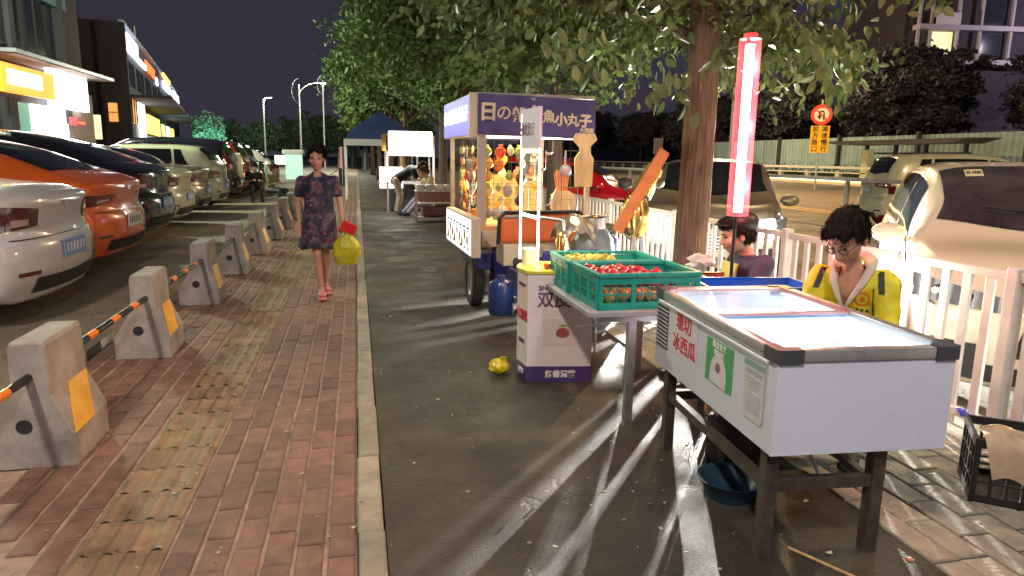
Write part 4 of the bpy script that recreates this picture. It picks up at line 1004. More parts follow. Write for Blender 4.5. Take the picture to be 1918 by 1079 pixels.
# ventilation grille on the left face near its far end
vg = part('vent_grille', B().box((.0065,1.13,.665),(.006,.15,.21)), m_trim, FZ)
for i in range(10):
    part('vent_slat', B().box((.003,1.13,.575+.02*i),(.006,.15,.006),(0,0,0)), m_fz, vg)
rotL = (R(90),0,R(-90))
text('现切', .092, m_inkr, FZ, (.006,.86,.735), rotL, bold=.0012)
text('冰西瓜', .092, m_inkr, FZ, (.006,.845,.63), rotL, bold=.0012)
pst = part('paper_notice', B().box((.008,.88,.685),(.002,.36,.23)), mat('notice_paper', (.66,.62,.70), .5), FZ)
gp = part('green_poster', B().box((.008,.47,.66),(.003,.25,.19)), mat('poster_green', (.08,.36,.13), .4), FZ)
part('poster_arch', B().prism([(.075*math.cos(a), .10*math.sin(a)-.03) for a in [i*math.pi/12 for i in range(13)]]+[(-.075,-.066),(.075,-.066)], -.0035, .0, 'x', c=(.0075,.47,.635)), mat('poster_paper', (.68,.64,.70), .4), gp)
part('poster_emblem', B().lathe([(.001,.002),(.02,.002),(.022,0)], 14, (.0035,.47,.645), Matrix.Rotation(R(-90),3,'Y')), mat('emblem', (.25,.12,.22), .5), gp)
text('微信支付', .032, m_inkw, gp, (.0045,.47,.735), rotL, sx=1.0)
text('推荐使用', .022, m_inkw, gp, (.0045,.47,.705), rotL)
cp = part('code_card', B().prism([(-.07,-.12),(.07,-.12),(.078,-.10),(.078,.11),(-.078,.11),(-.078,-.10)], -.003, 0, 'x', c=(.0075,.165,.655)), mat('card_paper', (.60,.58,.62), .4), FZ)
part('card_header', B().box((.003,.165,.752),(.002,.155,.022)), mat('card_teal', (.22,.36,.33), .4), cp)
b = B()
for i in range(5): b.box((.003,.115+.025*i,.722),(.0015,.017,.018))
for i in range(4): b.box((.003,.165,.695-.012*i),(.0015,.11-.012*i,.004))
part('card_print', b, mat('card_grey', (.42,.42,.46), .5), cp)
part('card_window', B().box((.003,.16,.605),(.0015,.10,.07)), mat('card_grey2', (.5,.5,.55), .5), cp)
part('rear_pipe', B().tube([(-.004,.06,Z1-.055),(-.004,1.16,Z1-.055)], .006, 6), m_inkw, FZ)
# stand
st = thing('freezer_stand', 'brown steel tube stand with cross bars under the chest freezer', 'stand', (1.42,2.08,0), R(-4.2))
m_st = mat('stand_steel', (.11,.085,.075), .45, metal=.5, noise_s=12, noise_a=.4)
for (x, y) in ((.06,.10),(.50,.10),(.06,1.12),(.62,1.12)): part('leg', B().box((x,y,.24),(.05,.05,.478)), m_st, st)
part('cross_bar', B().box((.28,.10,.30),(.39,.035,.045)), m_st, st); part('cross_bar', B().box((.34,1.12,.30),(.51,.035,.045)), m_st, st)
part('side_bar', B().box((.06,.61,.30),(.035,.97,.04)), m_st, st)
part('brace', B().bar((.50,.13,.28),(.62,1.09,.28),.03), m_st, st); part('brace', B().tube([(.24,.2,.46),(.28,.12,.32)],.008), m_steel, st)
ware('compressor_box', 'dark plastic box standing on the ground under the freezer', 'box', B().box((0,0,.12),(.26,.2,.24),bev=.02), mat('dark_plastic', (.02,.022,.03), .4), (1.83,2.95,0))
ware('basin', 'dull blue basin on the ground under the freezer', 'basin', B().lathe([(.10,0),(.14,.09),(.15,.095),(.135,.09),(.09,.01),(.001,.01)],20), mat('basin_blue', (.02,.06,.10), .4), (1.62,2.65,.0))
# trays right behind the freezer
def tray(name, lab, loc, rz, sz, m_, hh=.07):
    b = B(); a, c_ = sz[0]/2, sz[1]/2; e = .02
    o = thing(name, lab, 'tray', loc, rz)
    P0_ = [(-a+e,-c_+e,0),(a-e,-c_+e,0),(a-e,c_-e,0),(-a+e,c_-e,0)]; P1_ = [(-a,-c_,hh),(a,-c_,hh),(a,c_,hh),(-a,c_,hh)]
    b.add(P0_+P1_, [(0,1,2,3),(0,1,5,4),(1,2,6,5),(2,3,7,6),(3,0,4,7)]); q = [(x*.97,y*.97,z+.004) for x,y,z in P0_]+[(x*.975,y*.975,z) for x,y,z in P1_]
    b.add(q, [(0,1,2,3),(0,1,5,4),(1,2,6,5),(2,3,7,6),(3,0,4,7)])
    part('pan', b, m_, o, fix=False)
    r_ = B(); 
    for (p, q_) in ((4,5),(5,6),(6,7),(7,4)):
        A_, B_ = ((P0_+P1_)[p]), ((P0_+P1_)[q_]); r_.bar(A_, B_, .018, .012)
    part('rolled_edge', r_, m_, o)
    return o
tray('blue_tray', 'bright blue plastic tray between the freezer and the man in yellow', (2.24,3.60,.70), R(-8), (.62,.34), mat('tray_blue', (.01,.10,.50), .35), .10)
ware('tray_stool', 'plain wooden stool under the blue tray', 'stool', B().box((0,0,.68),(.5,.3,.03)).box((-.2,-.1,.33),(.03,.03,.66)).box((.2,-.1,.33),(.03,.03,.66)).box((-.2,.1,.33),(.03,.03,.66)).box((.2,.1,.33),(.03,.03,.66)), m_wood, (2.24,3.60,0))
tray('brown_tray', 'reddish brown lacquer tray beside the vendor under the glowing tube', (2.42,4.10,.70), R(-6), (.42,.30), mat('tray_brown', (.26,.06,.04), .35), .05)
ware('side_table', 'small side table under the brown tray', 'table', B().box((0,0,.76),(.4,.32,.03)).box((-.17,0,.37),(.03,.26,.74)).box((.17,0,.37),(.03,.26,.74)), m_wood, (2.42,4.10,-.08))
ware('plastic_bag', 'crumpled white plastic bag at the corner of the brown tray', 'bag', B().ball((0,0,.035),(.075,.06,.045),22,14,nz=1.1), mat('bag_white', (.6,.5,.48), .4), (2.22,4.18,.80), None, None, True)
# things on the pavement
bgm = B().ball((0,0,.05),(.07,.06,.05),26,16,nz=.38).box((.02,-.01,.10),(.05,.008,.05),(.3,.2,.5))
ware('crumpled_bag', 'crumpled bright yellow bag lying on the asphalt left of the kiosk', 'bag', bgm, mat('bag_yellow', (.75,.55,.02), .35, coat=.3), (.95,4.63,0), None, None, 50)
bc = thing('black_crate', 'black plastic crate on the pavement at the lower right edge', 'crate', (2.98,2.38,0), R(-38))
m_bc = mat('crate_black', (.015,.014,.015), .45)
b = B()
for s_ in (-1,1):
    for z in (.02,.28): b.box((0,s_*.17,z),(.5,.015,.04)).box((s_*.25,0,z),(.015,.34,.04))
    for i in range(9): b.box((-.24+.06*i,s_*.17,.15),(.012,.012,.24))
    for i in range(6): b.box((s_*.25,-.165+.066*i,.15),(.012,.012,.24))
    for z in (.10,.19): b.box((0,s_*.17,z),(.49,.01,.010)).box((s_*.25,0,z),(.01,.33,.010))
part('lattice', b, m_bc, bc); part('floor', B().box((0,0,.012),(.49,.33,.012)), m_bc, bc)
def cl(u, v):
    x = (u-.5)*.46; s_ = (v-.3)*.62
    y = -.178 if s_ < 0 else min(s_, .17) - .178
    z = .31 + (s_ if s_ < 0 else 0) + .02*math.sin(u*9) ; y += -.012-.02*math.sin(u*11+v*3)*(.3-v if v < .3 else 0)*2-.02*abs(math.sin(v*7))
    return (x*(1-.35*max(0,.3-v)*2), y, z+.015*noise.noise(Vector((u*4,v*4,0))))
o = ware('beige_cloth', 'beige cloth bag hanging over the black crate at the right edge', 'cloth', B().grid(cl, 18, 18), mat('cloth_beige', (.50,.36,.24), .85, noise_s=5, noise_a=.2, bump=.3, bump_s=50), (2.98,2.38,0), None, (0,0,R(-38)), True)
ware('blue_wrapper', 'crumpled blue wrapper on the bottom rail of the fence', 'wrapper', B().ball((0,0,.0),(.05,.015,.02),10,8,nz=.7), mat('wrap_blue', (.05,.06,.5), .4), (3.27,3.05,.14), None, (0,0,1.4))
ware('stick', 'thin wooden stick lying on the wet asphalt under the stand', 'stick', B().tube([(0,0,.01),(.16,-.30,.012)],.006,6), m_wood, (1.62,2.2,0))
ware('drain_chip', 'small orange brown chip on the grey pavers', 'chip', B().ball((0,0,.008),(.02,.014,.008),8,6,nz=.4), mat('chip', (.45,.18,.08), .6), (2.02,2.02,.01))
# ================================================================ VERTICAL LED TUBE AND BULBS
lt = thing('led_tube_lamp', 'tall glowing pink white light tube on a thin pole above the vendor', 'lamp', (2.29,3.90,0))
z0_, z1_ = 1.19, 2.18
part('pole', B().tube([(0,0.02,.0),(0,.02,z1_+.05)], .012, 8), m_trim, lt)
part('tube_core', B().tube([(0,0,z0_),(0,0,z1_)], .027, 16), mat('tube_core', (1,1,1), .4, emit=10, ecol=(1,.45,.45)), lt, 40)
m_halo = mat('tube_halo', (1,.15,.2), .6, emit=2.4, ecol=(1,.06,.08), alpha=.24)  # see-through glowing shell, added to draw the red halo around the tube
part('tube_halo', B().tube([(0,0,z0_-.02),(0,0,z1_+.03)], .064, 24), m_halo, lt, 40)
part('end_cap', B().lathe([(.001,z1_+.03),(.04,z1_+.03),(.04,z1_+.06),(.001,z1_+.06)], 14), mat('cap_red', (.7,.02,.02), .4, emit=1, ecol=(1,.05,.05)), lt)
for z_ in (1.35,1.7,2.05): lamp('POINT', (0,-.07,z_), 16, (1,.22,.22), .05, lt)
m_bulb = mat('bulb_glow', (1,1,1), .4, emit=28, ecol=(1,.98,.9))
def bulb(loc, lab, p):
    t = thing('bulb_lamp', lab, 'lamp', loc, 0)
    part('glass', B().ball((0,0,0),(.034,.034,.046),14,10), m_bulb, t, True)
    part('socket', B().lathe([(.018,.04),(.02,.09),(.001,.09)], 12), m_inkw, t)
    part('cord', B().tube([(0,0,.09),(.03,0,.20),(.05,0,.05)], .004, 6), m_trim, t)
    lamp('POINT', (0,0,-.06), p, (1,.95,.82), .03, t)
bulb((3.18,3.55,.87), 'bright bare bulb hanging on the fence right of the man in yellow', 5)
bulb((3.23,3.63,.64), 'second lower bare bulb on the fence right of the man in yellow', 3)
# ================================================================ PEOPLE
m_skin = mat('skin', (.50,.27,.18), .5, noise_s=30, noise_a=.08, spec=.4)
MATS['skin'].node_tree.nodes['Principled BSDF'].inputs['Subsurface Weight'].default_value = .12; MATS['skin'].node_tree.nodes['Principled BSDF'].inputs['Subsurface Scale'].default_value = .01
m_hair = mat('hair_dark', (.016,.012,.011), .85, noise_s=60, noise_a=.6, bump=1.0, bump_s=110, stretch=(1,1,.25), spec=.2)
m_eye = mat('eye_dark', (.02,.012,.01), .2); m_lip = mat('lip', (.38,.12,.10), .45); m_brow = mat('brow', (.03,.02,.018), .8)
def cap_mesh(b, p0, r0, p1, r1, n=12, fl=1.):
    """tapered capsule from p0 to p1; fl flattens along local y"""
    p0, p1 = Vector(p0), Vector(p1); dz = p1-p0; L_ = dz.length
    if L_ < 1e-5: return b.ball(p0, r0, n, 8)
    z = dz/L_; x = Vector((1,0,0)) if abs(z.x) < .9 else Vector((0,1,0)); y = z.cross(x).normalized(); x = y.cross(z)
    M_ = Matrix((x, y*fl, z)).transposed(); prof = []
    for i in range(5): a = -math.pi/2+math.pi/2*i/4; prof.append((max(r0*math.cos(a), .0005), r0*math.sin(a)))
    for i in range(5): a = math.pi/2*i/4; prof.append((max(r1*math.cos(a), .0005), L_+r1*math.sin(a)))
    return b.lathe(prof, n, p0, M_)
def blob(parts_, vox=.012, sm=4, cut=None, nz=0., nzs=6, fac=.5):
    b = B()
    for q in parts_:
        if q[0] == 'c': cap_mesh(b, *q[1:])
        else: b.ball(q[1], q[2], 20, 14, q[3] if len(q) > 3 else None)
    me = b.mesh('tmp'); me = bake(me, (('REMESH', dict(mode='VOXEL', voxel_size=vox)), ('SMOOTH', dict(factor=fac, iterations=sm))))
    if nz:
        n_ = len(me.vertices); co = np.empty(n_*3, np.float32); no = np.empty(n_*3, np.float32); me.vertices.foreach_get('co', co); me.vertices.foreach_get('normal', no)
        co = co.reshape(-1,3); no = no.reshape(-1,3); q = np.array([noise.noise(Vector(c)*nzs) for c in co.tolist()], np.float32)[:, None]; co += no*q*nz; me.vertices.foreach_set('co', co.ravel()); me.update()
    if cut:
        bm = bmesh.new(); bm.from_mesh(me); bmesh.ops.delete(bm, geom=[f_ for f_ in bm.faces if cut(f_.calc_center_median())], context='FACES'); bm.to_mesh(me); bm.free()
    me.polygons.foreach_set('use_smooth', [True]*len(me.polygons)); return me
def xf(M_, p): return tuple(M_ @ Vector(p))
def head_parts(M_, s=1.):
    e = M_.to_euler(); r_ = lambda a: tuple(q*s for q in a)
    P = lambda *a: xf(M_, tuple(q*s for q in a)); o = []
    o.append(('e', P(0,.018,.045), r_((.074,.094,.082)), e)); o.append(('e', P(0,-.022,-.028), r_((.060,.070,.080)), e))
    o.append(('e', P(0,-.058,-.088), r_((.026,.024,.022)), e)); o.append(('c', P(0,-.088,.012), .010*s, P(0,-.106,-.030), .0145*s))
    for q in (-1,1):
        o.append(('e', P(q*.034,-.058,-.025), r_((.026,.028,.030)), e)); o.append(('e', P(q*.077,.012,-.012), r_((.012,.020,.032)), e))
        o.append(('c', P(q*.012,-.086,.026), .011*s, P(q*.046,-.068,.024), .010*s)); o.append(('e', P(q*.013,-.096,-.034), r_((.009,.010,.007)), e))
    o.append(('e', P(0,-.086,-.058), r_((.024,.012,.012)), e))
    return o
def face(parent, M_, s=1., shut=False):
    e = M_.to_euler(); P = lambda *a: xf(M_, tuple(q*s for q in a)); r_ = lambda a: tuple(q*s for q in a)
    for q in (-1,1):
        part('eye', B().ball(P(q*.031,-.080,.004), r_((.013,.008,.003 if shut else .006)), 12, 8, e), m_eye, parent, True)
        part('eyebrow', B().bar(P(q*.014,-.094,.026), P(q*.048,-.079,.028), .0042*s, .0042*s), m_brow, parent)
    part('lips', B().ball(P(0,-.092,-.060), r_((.022,.009,.0065)), 12, 8, e), m_lip, parent, True)
def hair(parent, M_, s=1., mm=None, full=1.0, sides=True):
    e = M_.to_euler(); P = lambda *a: xf(M_, tuple(q*s for q in a)); r_ = lambda a: tuple(q*s for q in a)
    o = [('e', P(0,.032,.066), r_((.086*full,.094*full,.082)), e), ('e', P(0,.055,.005), r_((.076*full,.066,.078)), e), ('e', P(.01,-.040,.096), r_((.066,.052,.030)), e)]
    if sides:
        for q in (-1,1): o.append(('e', P(q*.070,.012,.032), r_((.020,.042,.040)), e)); o.append(('e', P(q*.045,-.055,.078), r_((.035,.032,.028)), e))
    me = blob(o, .010*s, 3, nz=.010*s, nzs=26/s)
    b = B(); b.v = [tuple(v.co) for v in me.vertices]; b.f = [tuple(p.vertices) for p in me.polygons]; r_ = random.Random(5); top = Vector(P(0,.05,.15)); k_ = len(me.vertices)
    for q in range(2600):
        v = me.vertices[r_.randrange(k_)]; c = v.co.copy(); t_ = (c-top); t_ -= v.normal*t_.dot(v.normal); t_ = (t_.normalized() if t_.length > 1e-4 else Vector((1,0,0)))+Vector((r_.gauss(0,.35), r_.gauss(0,.35), r_.gauss(0,.35)))
        d1 = (t_.normalized()+v.normal*r_.uniform(.10,.38)).normalized(); ln = r_.uniform(.018,.038)*s; lat = d1.cross(v.normal).normalized()*.0017*s
        b.add([c-lat, c+lat, c+d1*ln*.6+lat*.7, c+d1*ln-v.normal*.006*s], [(0,1,2,3)])
    bpy.data.meshes.remove(me); me = b.mesh('hair', True, False); return link('hair', me, mm or m_hair, parent)
def hand_parts(w_, dr, side_, grip=False, s=1.):
    """w_ wrist, dr direction of hand"""
    w_, dr = Vector(w_), Vector(dr).normalized(); up = Vector(side_).normalized(); lat = dr.cross(up).normalized(); o = []
    c_ = w_+dr*.045*s
    o.append(('c', tuple(w_), .020*s, tuple(w_+dr*.07*s), .026*s, 12, .8))
    for i, (ln, off) in enumerate(((.062,.026),(.072,.009),(.068,-.009),(.052,-.026))):
        a = w_+dr*.082*s+lat*off*s; k1 = a+(dr*.8+up*(.6 if grip else .15))*ln*.5*s; k2 = k1+((up*.9-dr*.5) if grip else (dr*.9+up*.35))*ln*.5*s
        o += [('c', tuple(a-dr*.02*s), .010*s, tuple(k1), .0092*s, 8), ('c', tuple(k1), .0092*s, tuple(k2), .008*s, 8)]
    a = w_+dr*.03*s+lat*.024*s; k1 = a+(lat*.6+dr*.7+up*.3)*.035*s; k2 = k1+(dr*.8+up*(.6 if grip else .2))*.03*s
    o += [('c', tuple(a), .012*s, tuple(k1), .0105*s, 8), ('c', tuple(k1), .0105*s, tuple(k2), .009*s, 8)]
    return o
def body_parts(J, s=1., g=0., f_=1.):
    """J: joints. g grows everything (clothes)"""
    o = [('c', J['neck'], .047*s+g, J['headb'], .046*s+g), ('c', J['chest'], .125*s*f_+g, J['waist'], .108*s*f_+g, 16, .75), ('c', J['waist'], .108*s*f_+g, J['pelvis'], .128*s*f_+g, 16, .8)]
    for q in 'LR':
        o += [('c', J['chest'], .10*s+g, J['sh'+q], .052*s+g), ('c', J['sh'+q], .050*s+g, J['el'+q], .037*s+g), ('c', J['el'+q], .037*s+g, J['wr'+q], .023*s+g),
              ('c', J['hip'+q], .082*s+g, J['kn'+q], .052*s+g), ('c', J['kn'+q], .051*s+g, J['an'+q], .033*s+g), ('c', J['an'+q], .033*s, J['to'+q], .030*s, 12, .8)]
    o.append(('c', J['neck'], .05*s+g, J['chest'], .10*s+g))
    return o
def person(label, loc, rz, group=None): return thing('person', label, 'person', loc, rz, group)

# ---------- woman walking towards the camera
wm = person('woman with short dark hair walking in a dark blue floral dress and pink slippers', (-.40,7.55,.01), R(4))
HM = Matrix.Translation((-.005,-.015,1.455)) @ Euler((R(6),0,R(-8))).to_matrix().to_4x4()
J = dict(neck=(0,0,1.30), headb=(0,-.005,1.40), chest=(0,0,1.16), waist=(0,.0,.98), pelvis=(0,.01,.84),
  shL=(.165,.0,1.225), elL=(.215,.02,1.00), wrL=(.235,-.05,.80), shR=(-.165,0,1.225), elR=(-.205,.03,1.0), wrR=(-.20,-.01,.79),
  hipL=(.065,.01,.80), knL=(.055,.03,.45), anL=(.045,.17,.12), toL=(.055,.11,.035), hipR=(-.06,0,.80), knR=(-.03,-.07,.46), anR=(-.005,-.06,.085), toR=(.0,-.17,.032))
bp = body_parts(J, .98, -.004)+head_parts(HM, 1.02)+hand_parts(J['wrL'], (0,-.15,-1), (-1,0,0), True)+hand_parts(J['wrR'], (.0,-.1,-1), (0,-1,0))
link('body', blob(bp, .0085, 3), m_skin, wm)
face(wm, HM, 1.02); hair(wm, HM, 1.05, full=.98)
def floral():
    m = mat('floral_cloth', (.012,.013,.045), .7, bump=.3, bump_s=60); n = m.node_tree; L = n.links; bs = n.nodes['Principled BSDF']
    t = n.nodes.new('ShaderNodeTexCoord'); nz = n.nodes.new('ShaderNodeTexNoise'); nz.inputs['Scale'].default_value = 9; nz.inputs['Detail'].default_value = 2
    vo = n.nodes.new('ShaderNodeTexVoronoi'); vo.inputs['Scale'].default_value = 12; L.new(t.outputs['Object'], vo.inputs['Vector']); L.new(t.outputs['Object'], nz.inputs['Vector'])
    r1 = n.nodes.new('ShaderNodeValToRGB'); L.new(nz.outputs['Fac'], r1.inputs[0]); r1.color_ramp.interpolation = 'LINEAR'
    E_ = r1.color_ramp.elements; E_[0].position = .40; E_[0].color = (.010,.011,.035,1); E_[1].position = .50; E_[1].color = (.05,.035,.07,1)
    q = E_.new(.58); q.color = (.16,.10,.12,1); q = E_.new(.62); q.color = (.02,.018,.05,1); q = E_.new(.70); q.color = (.28,.02,.03,1)
    r2 = n.nodes.new('ShaderNodeValToRGB'); L.new(vo.outputs['Distance'], r2.inputs[0]); r2.color_ramp.elements[0].position = .16; r2.color_ramp.elements[0].color = (1,1,1,1); r2.color_ramp.elements[1].position = .24; r2.color_ramp.elements[1].color = (0,0,0,1)
    wn = n.nodes.new('ShaderNodeTexWhiteNoise'); L.new(vo.outputs['Position'], wn.inputs[0]); r3 = n.nodes.new('ShaderNodeValToRGB'); L.new(wn.outputs[0], r3.inputs[0]); r3.color_ramp.interpolation = 'CONSTANT'
    E3 = r3.color_ramp.elements; E3[0].color = (.012,.012,.04,1); E3[1].position = .55; E3[1].color = (.20,.13,.15,1); q = E3.new(.8); q.color = (.42,.03,.04,1); q = E3.new(.92); q.color = (.05,.07,.06,1)
    mx = n.nodes.new('ShaderNodeMix'); mx.data_type = 'RGBA'; L.new(r2.outputs[0], mx.inputs[0]); L.new(r1.outputs[0], mx.inputs[6]); L.new(r3.outputs[0], mx.inputs[7]); L.new(mx.outputs[2], bs.inputs['Base Color'])
    return m
m_flor = floral()
dr = [('c', J['chest'], .118, J['shL'], .057), ('c', J['chest'], .118, J['shR'], .057), ('c', (0,0,1.17), .155, (0,0,1.0), .148, 20, .8), ('c', (0,0,1.0), .148, (0,.01,.84), .16, 20, .82), ('e', (0,0,1.235), (.13,.085,.060)),
      ('c', J['shL'], .058, (.197,.012,1.10), .054), ('c', J['shR'], .058, (-.192,.02,1.10), .054)]
dm = blob(dr, .010, 4, cut=lambda c: (c.z > 1.262 and abs(c.x) < .05-.3*max(0,1.30-c.z) and c.y < -.02) , nz=.006, nzs=9)
link('dress', dm, m_flor, wm)
def skirt(u, v):
    a = 2*math.pi*u; z = .90-.37*v; fold = 1+.05*v*math.sin(a*9+1)+.03*v*math.sin(a*5)
    return ((.165+.035*v)*math.cos(a)*fold-.015*v, .01+(.125+.03*v)*math.sin(a)*fold-.02*v, z+.012*math.sin(a*3)*v)
part('skirt', B().grid(skirt, 64, 12), m_flor, wm, True)
m_pink = mat('slipper_pink', (.62,.22,.22), .5)
for (a_, t_) in (('anL','toL'),('anR','toR')):
    A_, T_ = Vector(J[a_]), Vector(J[t_]); d_ = Vector((T_.x-A_.x, T_.y-A_.y, 0)).normalized(); c_ = T_-d_*.03
    zb = .012 if a_ == 'anR' else .02
    part('slipper', B().box((c_.x-d_.x*.02, c_.y-d_.y*.02, zb), (.088,.25,.024), (0,0,math.atan2(d_.x,-d_.y)), bev=.01).ball((c_.x+d_.x*.02, c_.y+d_.y*.02, zb+.035), (.048,.055,.030), 14, 8), m_pink, wm, 50)
# yellow bag and red packet she carries
m_bagy = mat('bag_yellow_film', (.42,.38,.015), .35, noise_s=6, noise_a=.25, bump=.5, bump_s=25)
bme = B()
def bagf(u, v):
    a = 2*math.pi*u; z = -.33+.33*v; wv = min(1, .72+v*.9)*(1-.78*max(0,(v-.55)/.45)**1.3)
    q = 1+.10*noise.noise(Vector((math.cos(a)*1.6, math.sin(a)*1.6, v*3)))+.05*noise.noise(Vector((math.cos(a)*5, math.sin(a)*5, v*9)))+.03*math.sin(a*7+v*5)*v
    return (.145*wv*math.cos(a)*q, .085*wv*math.sin(a)*q, z+.02*math.cos(a*4)*(v > .9))
bg_ = thing('carrier_bag', 'bulging mustard yellow carrier bag held by the walking woman', 'bag', (-.125,7.46,.70), R(8))
part('sack', bme.grid(bagf, 48, 20).ball((0,0,-.30),(.11,.07,.035),20,8), m_bagy, bg_, True)
part('handles', B().tube([(-.05,0,-.02),(-.03,0,.05),(.0,0,.075)], .008).tube([(.05,0,-.02),(.03,0,.05),(.0,0,.075)], .008), m_bagy, bg_, True)
rdp = link('red_packet', B().box((0,0,0),(.16,.03,.11),(R(10),R(28),0),bev=.008).box((-.075,-.002,.01),(.02,.032,.10),(R(10),R(28),0)).mesh('red_packet'), mat('packet_red', (.62,.02,.02), .4), None, (-.10,7.40,.76))
tag(rdp, 'bright red packet sticking out on top of the yellow carrier bag', 'packet')

# ---------- man in yellow jacket, seated, looking down
m_jy = mat('jacket_yellow', (.62,.55,.02), .6, noise_s=7, noise_a=.14, bump=.35, bump_s=18)
m_jl = mat('jacket_lining', (.52,.46,.38), .7); m_jb = mat('jacket_black', (.03,.03,.03), .6)
mn = person('man in a bright yellow jacket and glasses seated behind the freezer looking down', (2.64,3.24,0), R(-50))
s_ = 1.06
J = dict(neck=(0,-.10,.975), headb=(-.01,-.13,1.04), chest=(0,-.055,.83), waist=(0,.0,.63), pelvis=(0,.04,.50),
  shL=(.158,-.05,.882), elL=(.205,-.14,.66), wrL=(.09,-.33,.60), shR=(-.158,-.06,.882), elR=(-.20,-.16,.67), wrR=(-.08,-.34,.59),
  hipL=(.09,.02,.50), knL=(.14,-.42,.52), anL=(.13,-.42,.10), toL=(.15,-.53,.04), hipR=(-.09,.02,.50), knR=(-.13,-.42,.52), anR=(-.13,-.40,.10), toR=(-.15,-.50,.04))
HM = Matrix.Translation((-.02,-.165,1.125)) @ Euler((R(30),R(-4),R(-24)), 'ZXY').to_matrix().to_4x4()
HM = Matrix.Translation((-.02,-.175,1.11)) @ Matrix.Rotation(R(-22),4,'Z') @ Matrix.Rotation(R(36),4,'X')
bp = body_parts(J, 1.0, -.004)+head_parts(HM, s_)+hand_parts(J['wrL'], (-.6,-.8,0), (0,0,-1), True)+hand_parts(J['wrR'], (.6,-.8,0), (0,0,-1), True)
link('body', blob(bp, .0075, 3), m_skin, mn); face(mn, HM, s_, True); hair(mn, HM, s_*1.03, full=.98)
g_ = .019
jp = [('c', J['chest'], .125+g_, J['waist'], .125+g_, 18, .8), ('c', J['waist'], .125+g_, J['pelvis'], .14+g_, 18, .85), ('c', (0,-.06,.90), .085, (0,-.04,.84), .11)]
for q in 'LR': jp += [('c', J['chest'], .11+g_, J['sh'+q], .052+g_), ('c', J['sh'+q], .050+g_, J['el'+q], .042+g_), ('c', J['el'+q], .042+g_, J['wr'+q], .030+g_*.6)]
def vcut(c):
    return c.y < -.06 and c.z > .74 and abs(c.x+.005) < (c.z-.74)*.42
jm = blob(jp, .0085, 4, cut=vcut, nz=.014, nzs=17)
link('jacket', jm, m_jy, mn)
# hood / collar lining along the V
for q in (-1,1):
    pts = [(-.005+q*.004,-.205,.745),(-.005+q*.035,-.19,.81),(q*.07-.005,-.155,.88),(q*.088,-.10,.95),(q*.082,-.03,.985),(q*.045,.02,1.0),(0,.035,1.005)]
    part('collar', B().tube(pts, [.008,.014,.020,.026,.028,.030,.030], 10), m_jl, mn, True)
def on_jacket(x, z, off=.006):
    best = None
    o, dirv = Vector((x, -.6, z)), Vector((0,1,0))
    from mathutils.bvhtree import BVHTree
    if not hasattr(on_jacket, 't'): on_jacket.t = BVHTree.FromPolygons([v.co for v in jm.vertices], [p.vertices[:] for p in jm.polygons])
    h = on_jacket.t.ray_cast(o, dirv)
    return (h[0]-Vector((0,off,0))) if h[0] else Vector((x,-.15,z))
def jpatch(name, f_, mm, nu=10, nv=4):
    part(name, B().grid(lambda u, v: on_jacket(*f_(u, v)), nu, nv), mm, mn, True)
jpatch('shoulder_stripe', lambda u, v: (.125+.030*v+.02*u, .945-.11*u), m_jb)
jpatch('shoulder_stripe', lambda u, v: (-.125-.030*v-.02*u, .945-.11*u), m_jb)
jpatch('side_piping', lambda u, v: (.118+.006*v, .86-.22*u), m_jb, 12, 1)
m_logo = mat('logo_orange', (.70,.14,.02), .5)
jpatch('logo_ring', lambda u, v: (.075+(.026+.008*v)*math.cos(2*math.pi*u), .80+(.030+.009*v)*math.sin(2*math.pi*u)), m_logo, 28, 2)
jpatch('logo_centre', lambda u, v: (.075+(.010*v)*math.cos(2*math.pi*u), .80+(.014*v)*math.sin(2*math.pi*u)), m_logo, 12, 2)
for i in range(3): jpatch('logo_mark', lambda u, v: (.045+.022*i+.014*u, .735+.014*v-.004*i), m_jb, 3, 2)
for i in range(2): jpatch('logo_mark', lambda u, v: (.055+.022*i+.012*u, .712+.010*v-.004*i), m_jb, 3, 2)
jpatch('zip', lambda u, v: (-.008+.006*v, .74-.2*u), m_jl, 12, 1)
text('YuEr', .05, m_jb, mn, (.215,-.252,.655), (R(80),R(18),R(18)), sx=1.1)
tp = [('c', J['pelvis'], .145, (0,.03,.50), .14)]
for q in 'LR': tp += [('c', J['hip'+q], .10, J['kn'+q], .068), ('c', J['kn'+q], .066, J['an'+q], .05)]
link('trousers', blob(tp, .014, 4), m_jb, mn)
for q in 'LR': part('shoe', B().ball((J['to'+q][0], J['to'+q][1]+.04, .04), (.05,.13,.045), 14, 8), m_jb, mn, True)
# glasses
P = lambda *a: Vector(xf(HM, tuple(q*s_ for q in a)))
b = B()
for q in (-1,1):
    ring = [P(q*.034+.024*math.cos(a), -.100+.004*abs(math.cos(a)), .000+.016*math.sin(a)) for a in [i*math.pi/8 for i in range(17)]]
    b.tube(ring, .0028, 6, False); b.tube([P(q*.058,-.096,.003), P(q*.082,-.03,.006), P(q*.082,.02,.002)], .0026, 6)
b.tube([P(-.010,-.101,.002), P(.010,-.101,.002)], .0026, 6)
part('glasses', b, m_jb, mn, True)
ware('low_stool', 'low plastic stool under the man in the yellow jacket', 'stool', B().box((0,0,.355),(.34,.30,.03),bev=.01).box((-.13,-.11,.17),(.03,.03,.34)).box((.13,-.11,.17),(.03,.03,.34)).box((-.13,.11,.17),(.03,.03,.34)).box((.13,.11,.17),(.03,.03,.34)), mat('stool_dark', (.04,.04,.05), .5), (2.67,3.27,0))

